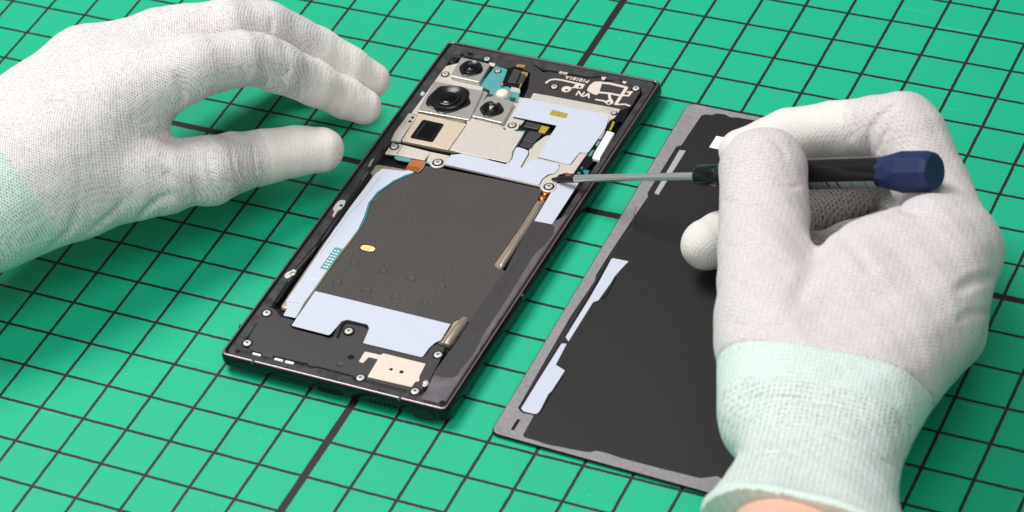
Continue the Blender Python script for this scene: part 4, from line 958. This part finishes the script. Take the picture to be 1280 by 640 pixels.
rf = [[dp(1202, 312, 84.5, 1.12), dp(1166, 240, 86.9, 1.08), dp(1138, 175, 87.7, 1.08), dp(1128, 160, 87.9, 1.05), dp(1096, 158, 88.4, .90), dp(1040, 162, 89.0, .82), dp(985, 170, 89.5, .80), dp(930, 190, 89.8, .74)],
      [dp(1190, 330, 86.4, 1.0), dp(1120, 225, 90.6, .92), dp(1000, 268, 91.2, .84), dp(905, 298, 90.5, .80), dp(882, 306, 90.2, .76)],
      [dp(1185, 360, 86.6, 1.0), dp(1110, 300, 89.4, .9), dp(1000, 330, 89.4, .85), dp(960, 340, 88.8, .75)],
      [dp(1175, 400, 85.8, .95), dp(1110, 360, 88.0, .85), dp(1020, 400, 87.0, .8), dp(985, 410, 86.2, .7)],
      [dp(966, 520, 79.6, 1.45), dp(962, 430, 81.6, 1.42), dp(957, 350, 83.4, 1.34), dp(955, 270, d953-1.0, 1.28), dp(954, 213, d953, 1.24), dp(948, 206, d953+.9, 1.0), dp(940, 215, d953+2.0, .85)]]
def da(px, py, d_): return np.array(D(px, py, d_))
def plane3(a, b, c, toward):
    n_ = np.cross(b-a, c-a); n_ /= np.linalg.norm(n_)
    return a, n_ if (toward-a)@n_ > 0 else -n_
cpo, cpn = plane3(da(912, 440, 80.6), da(1010, 434, 79.0), da(1148, 520, 80.6), da(1100, 300, 84))
bpo, bpn = plane3(da(914, 488, 79.2), da(1010, 470, 77.6), da(1140, 556, 79.0), da(1100, 300, 84))
rpo, rpn = plane3(da(880, 660, 76.0), da(960, 641, 73.6), da(1110, 780, 74.2), da(1020, 400, 82))
HR = Hand(rpalm, rf, 1.1, .8)
for pts_, w_, m_ in (([(1086, 197), (1085, 178), (1090, 158), (1104, 142), (1120, 130)], .11, .20), ([(1097, 192), (1102, 175), (1114, 158)], .08, .07), ([(902, 250), (925, 254), (952, 250)], .10, .06),
                     ([(1011, 228), (990, 234), (962, 230)], .09, .06), ([(902, 305), (935, 312), (965, 304)], .12, .06), ([(1032, 277), (1026, 310), (1008, 350), (992, 385)], .28, .12), ([(1042, 286), (1070, 312), (1092, 348)], .2, .06),
                     ([(1244, 348), (1220, 350), (1196, 364)], .16, .15), ([(1236, 392), (1215, 392), (1196, 402)], .14, .08), ([(920, 500), (965, 497), (1012, 500), (1055, 509)], .07, .10), ([(920, 477), (960, 472), (1010, 475)], .06, .05),
                     ([(905, 400), (940, 412), (985, 404)], .16, .05), ([(1140, 200), (1160, 196), (1178, 204)], .1, .05), ([(1100, 240), (1130, 262), (1160, 268)], .14, .07), ([(1060, 128), (1066, 150), (1064, 176)], .07, .05),
                     ([(1040, 545), (1080, 560), (1118, 585)], .09, .07), ([(915, 560), (950, 566), (990, 562)], .09, .06), ([(960, 172), (975, 182), (985, 196)], .08, .05), ([(912, 350), (950, 362), (985, 352)], .1, .05)):
    HR.crease(pts_, w_, m_)
HR.folds = HR.pending; HR.lump = .020
HR.cuts = [(rpo, rpn)]; HR.ridges = [(cpo, cpn, .05, -.05), (rpo+rpn*.22, rpn, .18, .08)]
rroot = root('gloved_hand', tuple(G(1000, 560, 0)), 'right hand in a pale knitted glove with a mint cuff, gripping the screwdriver', 'hand')
ra = da(1060, 400, 82)-da(1017, 590, 77.6); ra /= np.linalg.norm(ra)
vw = CW-da(1060, 400, 82); vw -= ra*(vw@ra); vw /= np.linalg.norm(vw); rlat = np.cross(ra, vw)
coatR = {1: arclen(rf[0], 4)+.75, 2: arclen(rf[1], 1)+3.3, 3: arclen(rf[2], 1)+5, 4: arclen(rf[3], 1)+5, 5: arclen(rf[4], 5)+.3}
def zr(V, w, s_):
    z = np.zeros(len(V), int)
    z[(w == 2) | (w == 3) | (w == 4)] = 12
    for k, v in coatR.items(): z[(w == k) & (s_ > v)] = k
    z[((V-cpo)@cpn < 0)] = 8; z[((V-bpo)@bpn < 0)] = 9; z[((V-rpo)@rpn < .42)] = 7
    return z
nmR = {0: 'glove', 12: 'glove_palm_side', 7: 'cuff_hem', 8: 'cuff_band', 9: 'cuff', **{k: 'fingertip_coating' for k in range(1, 6)}}
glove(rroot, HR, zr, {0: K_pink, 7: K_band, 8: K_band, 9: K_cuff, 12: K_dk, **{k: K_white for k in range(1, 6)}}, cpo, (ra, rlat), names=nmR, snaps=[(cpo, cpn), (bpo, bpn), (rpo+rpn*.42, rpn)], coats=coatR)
# bare forearm inside the cuff
HA = Hand([[dp(1120, 1500, 52, 2.4), dp(1030, 800, 68.5, 1.75), dp(1010, 700, 73.0, 1.45), dp(1012, 620, 76.6, 1.3)]], [[dp(1000, 1500, 52, 2.4), dp(960, 800, 68.5, 1.75), dp(975, 700, 73.0, 1.35), dp(990, 620, 76.6, 1.3)]], .8, .9)
glove(rroot, HA, lambda V, w, s_: np.zeros(len(V), int), {0: M['skin']}, cpo, (ra, rlat), h=.12, names={0: 'forearm'})
HB = Hand([[gp(-620, 520, 4.6, 2.7), gp(-190, 325, 3.9, 1.95), gp(-60, 262, 4.1, 1.4)]], [[gp(-620, 470, 4.8, 2.7), gp(-190, 280, 4.1, 1.95), gp(-60, 235, 4.3, 1.4)]], .8, .9)
glove(lroot, HB, lambda V, w, s_: np.zeros(len(V), int), {0: M['skin']}, cp0, (la, lat), h=.16, names={0: 'forearm'})

# ---------------------------------------------------------------- studio light
w = bpy.data.worlds.new('World'); S.world = w; w.use_nodes = True
bg = w.node_tree.nodes['Background']; bg.inputs[0].default_value = (1.0, .985, .97, 1); bg.inputs[1].default_value = .18
def softbox(name, loc, target, sx, sy, power, c=(1, .98, .96)):
    l_ = bpy.data.lights.new(name, 'AREA'); l_.shape = 'RECTANGLE'; l_.size = sx; l_.size_y = sy; l_.energy = power; l_.color = c
    o = bpy.data.objects.new(name, l_); col.objects.link(o); o.location = loc
    o.rotation_euler = (Vector(target)-Vector(loc)).to_track_quat('-Z', 'Y').to_euler()
softbox('key_softbox', (-30, 16, 100), (12, 6, 0), 46, 46, 99000)
softbox('front_softbox', (-5, -75, 62), (14, 4, 0), 60, 40, 23000)
softbox('overhead_softbox', (40, -20, 95), (14, 4, 0), 50, 50, 36000)
S.view_settings.view_transform = 'Standard'; S.view_settings.look = 'None'; S.view_settings.exposure = 0; S.view_settings.gamma = 1
S.render.engine = 'CYCLES'
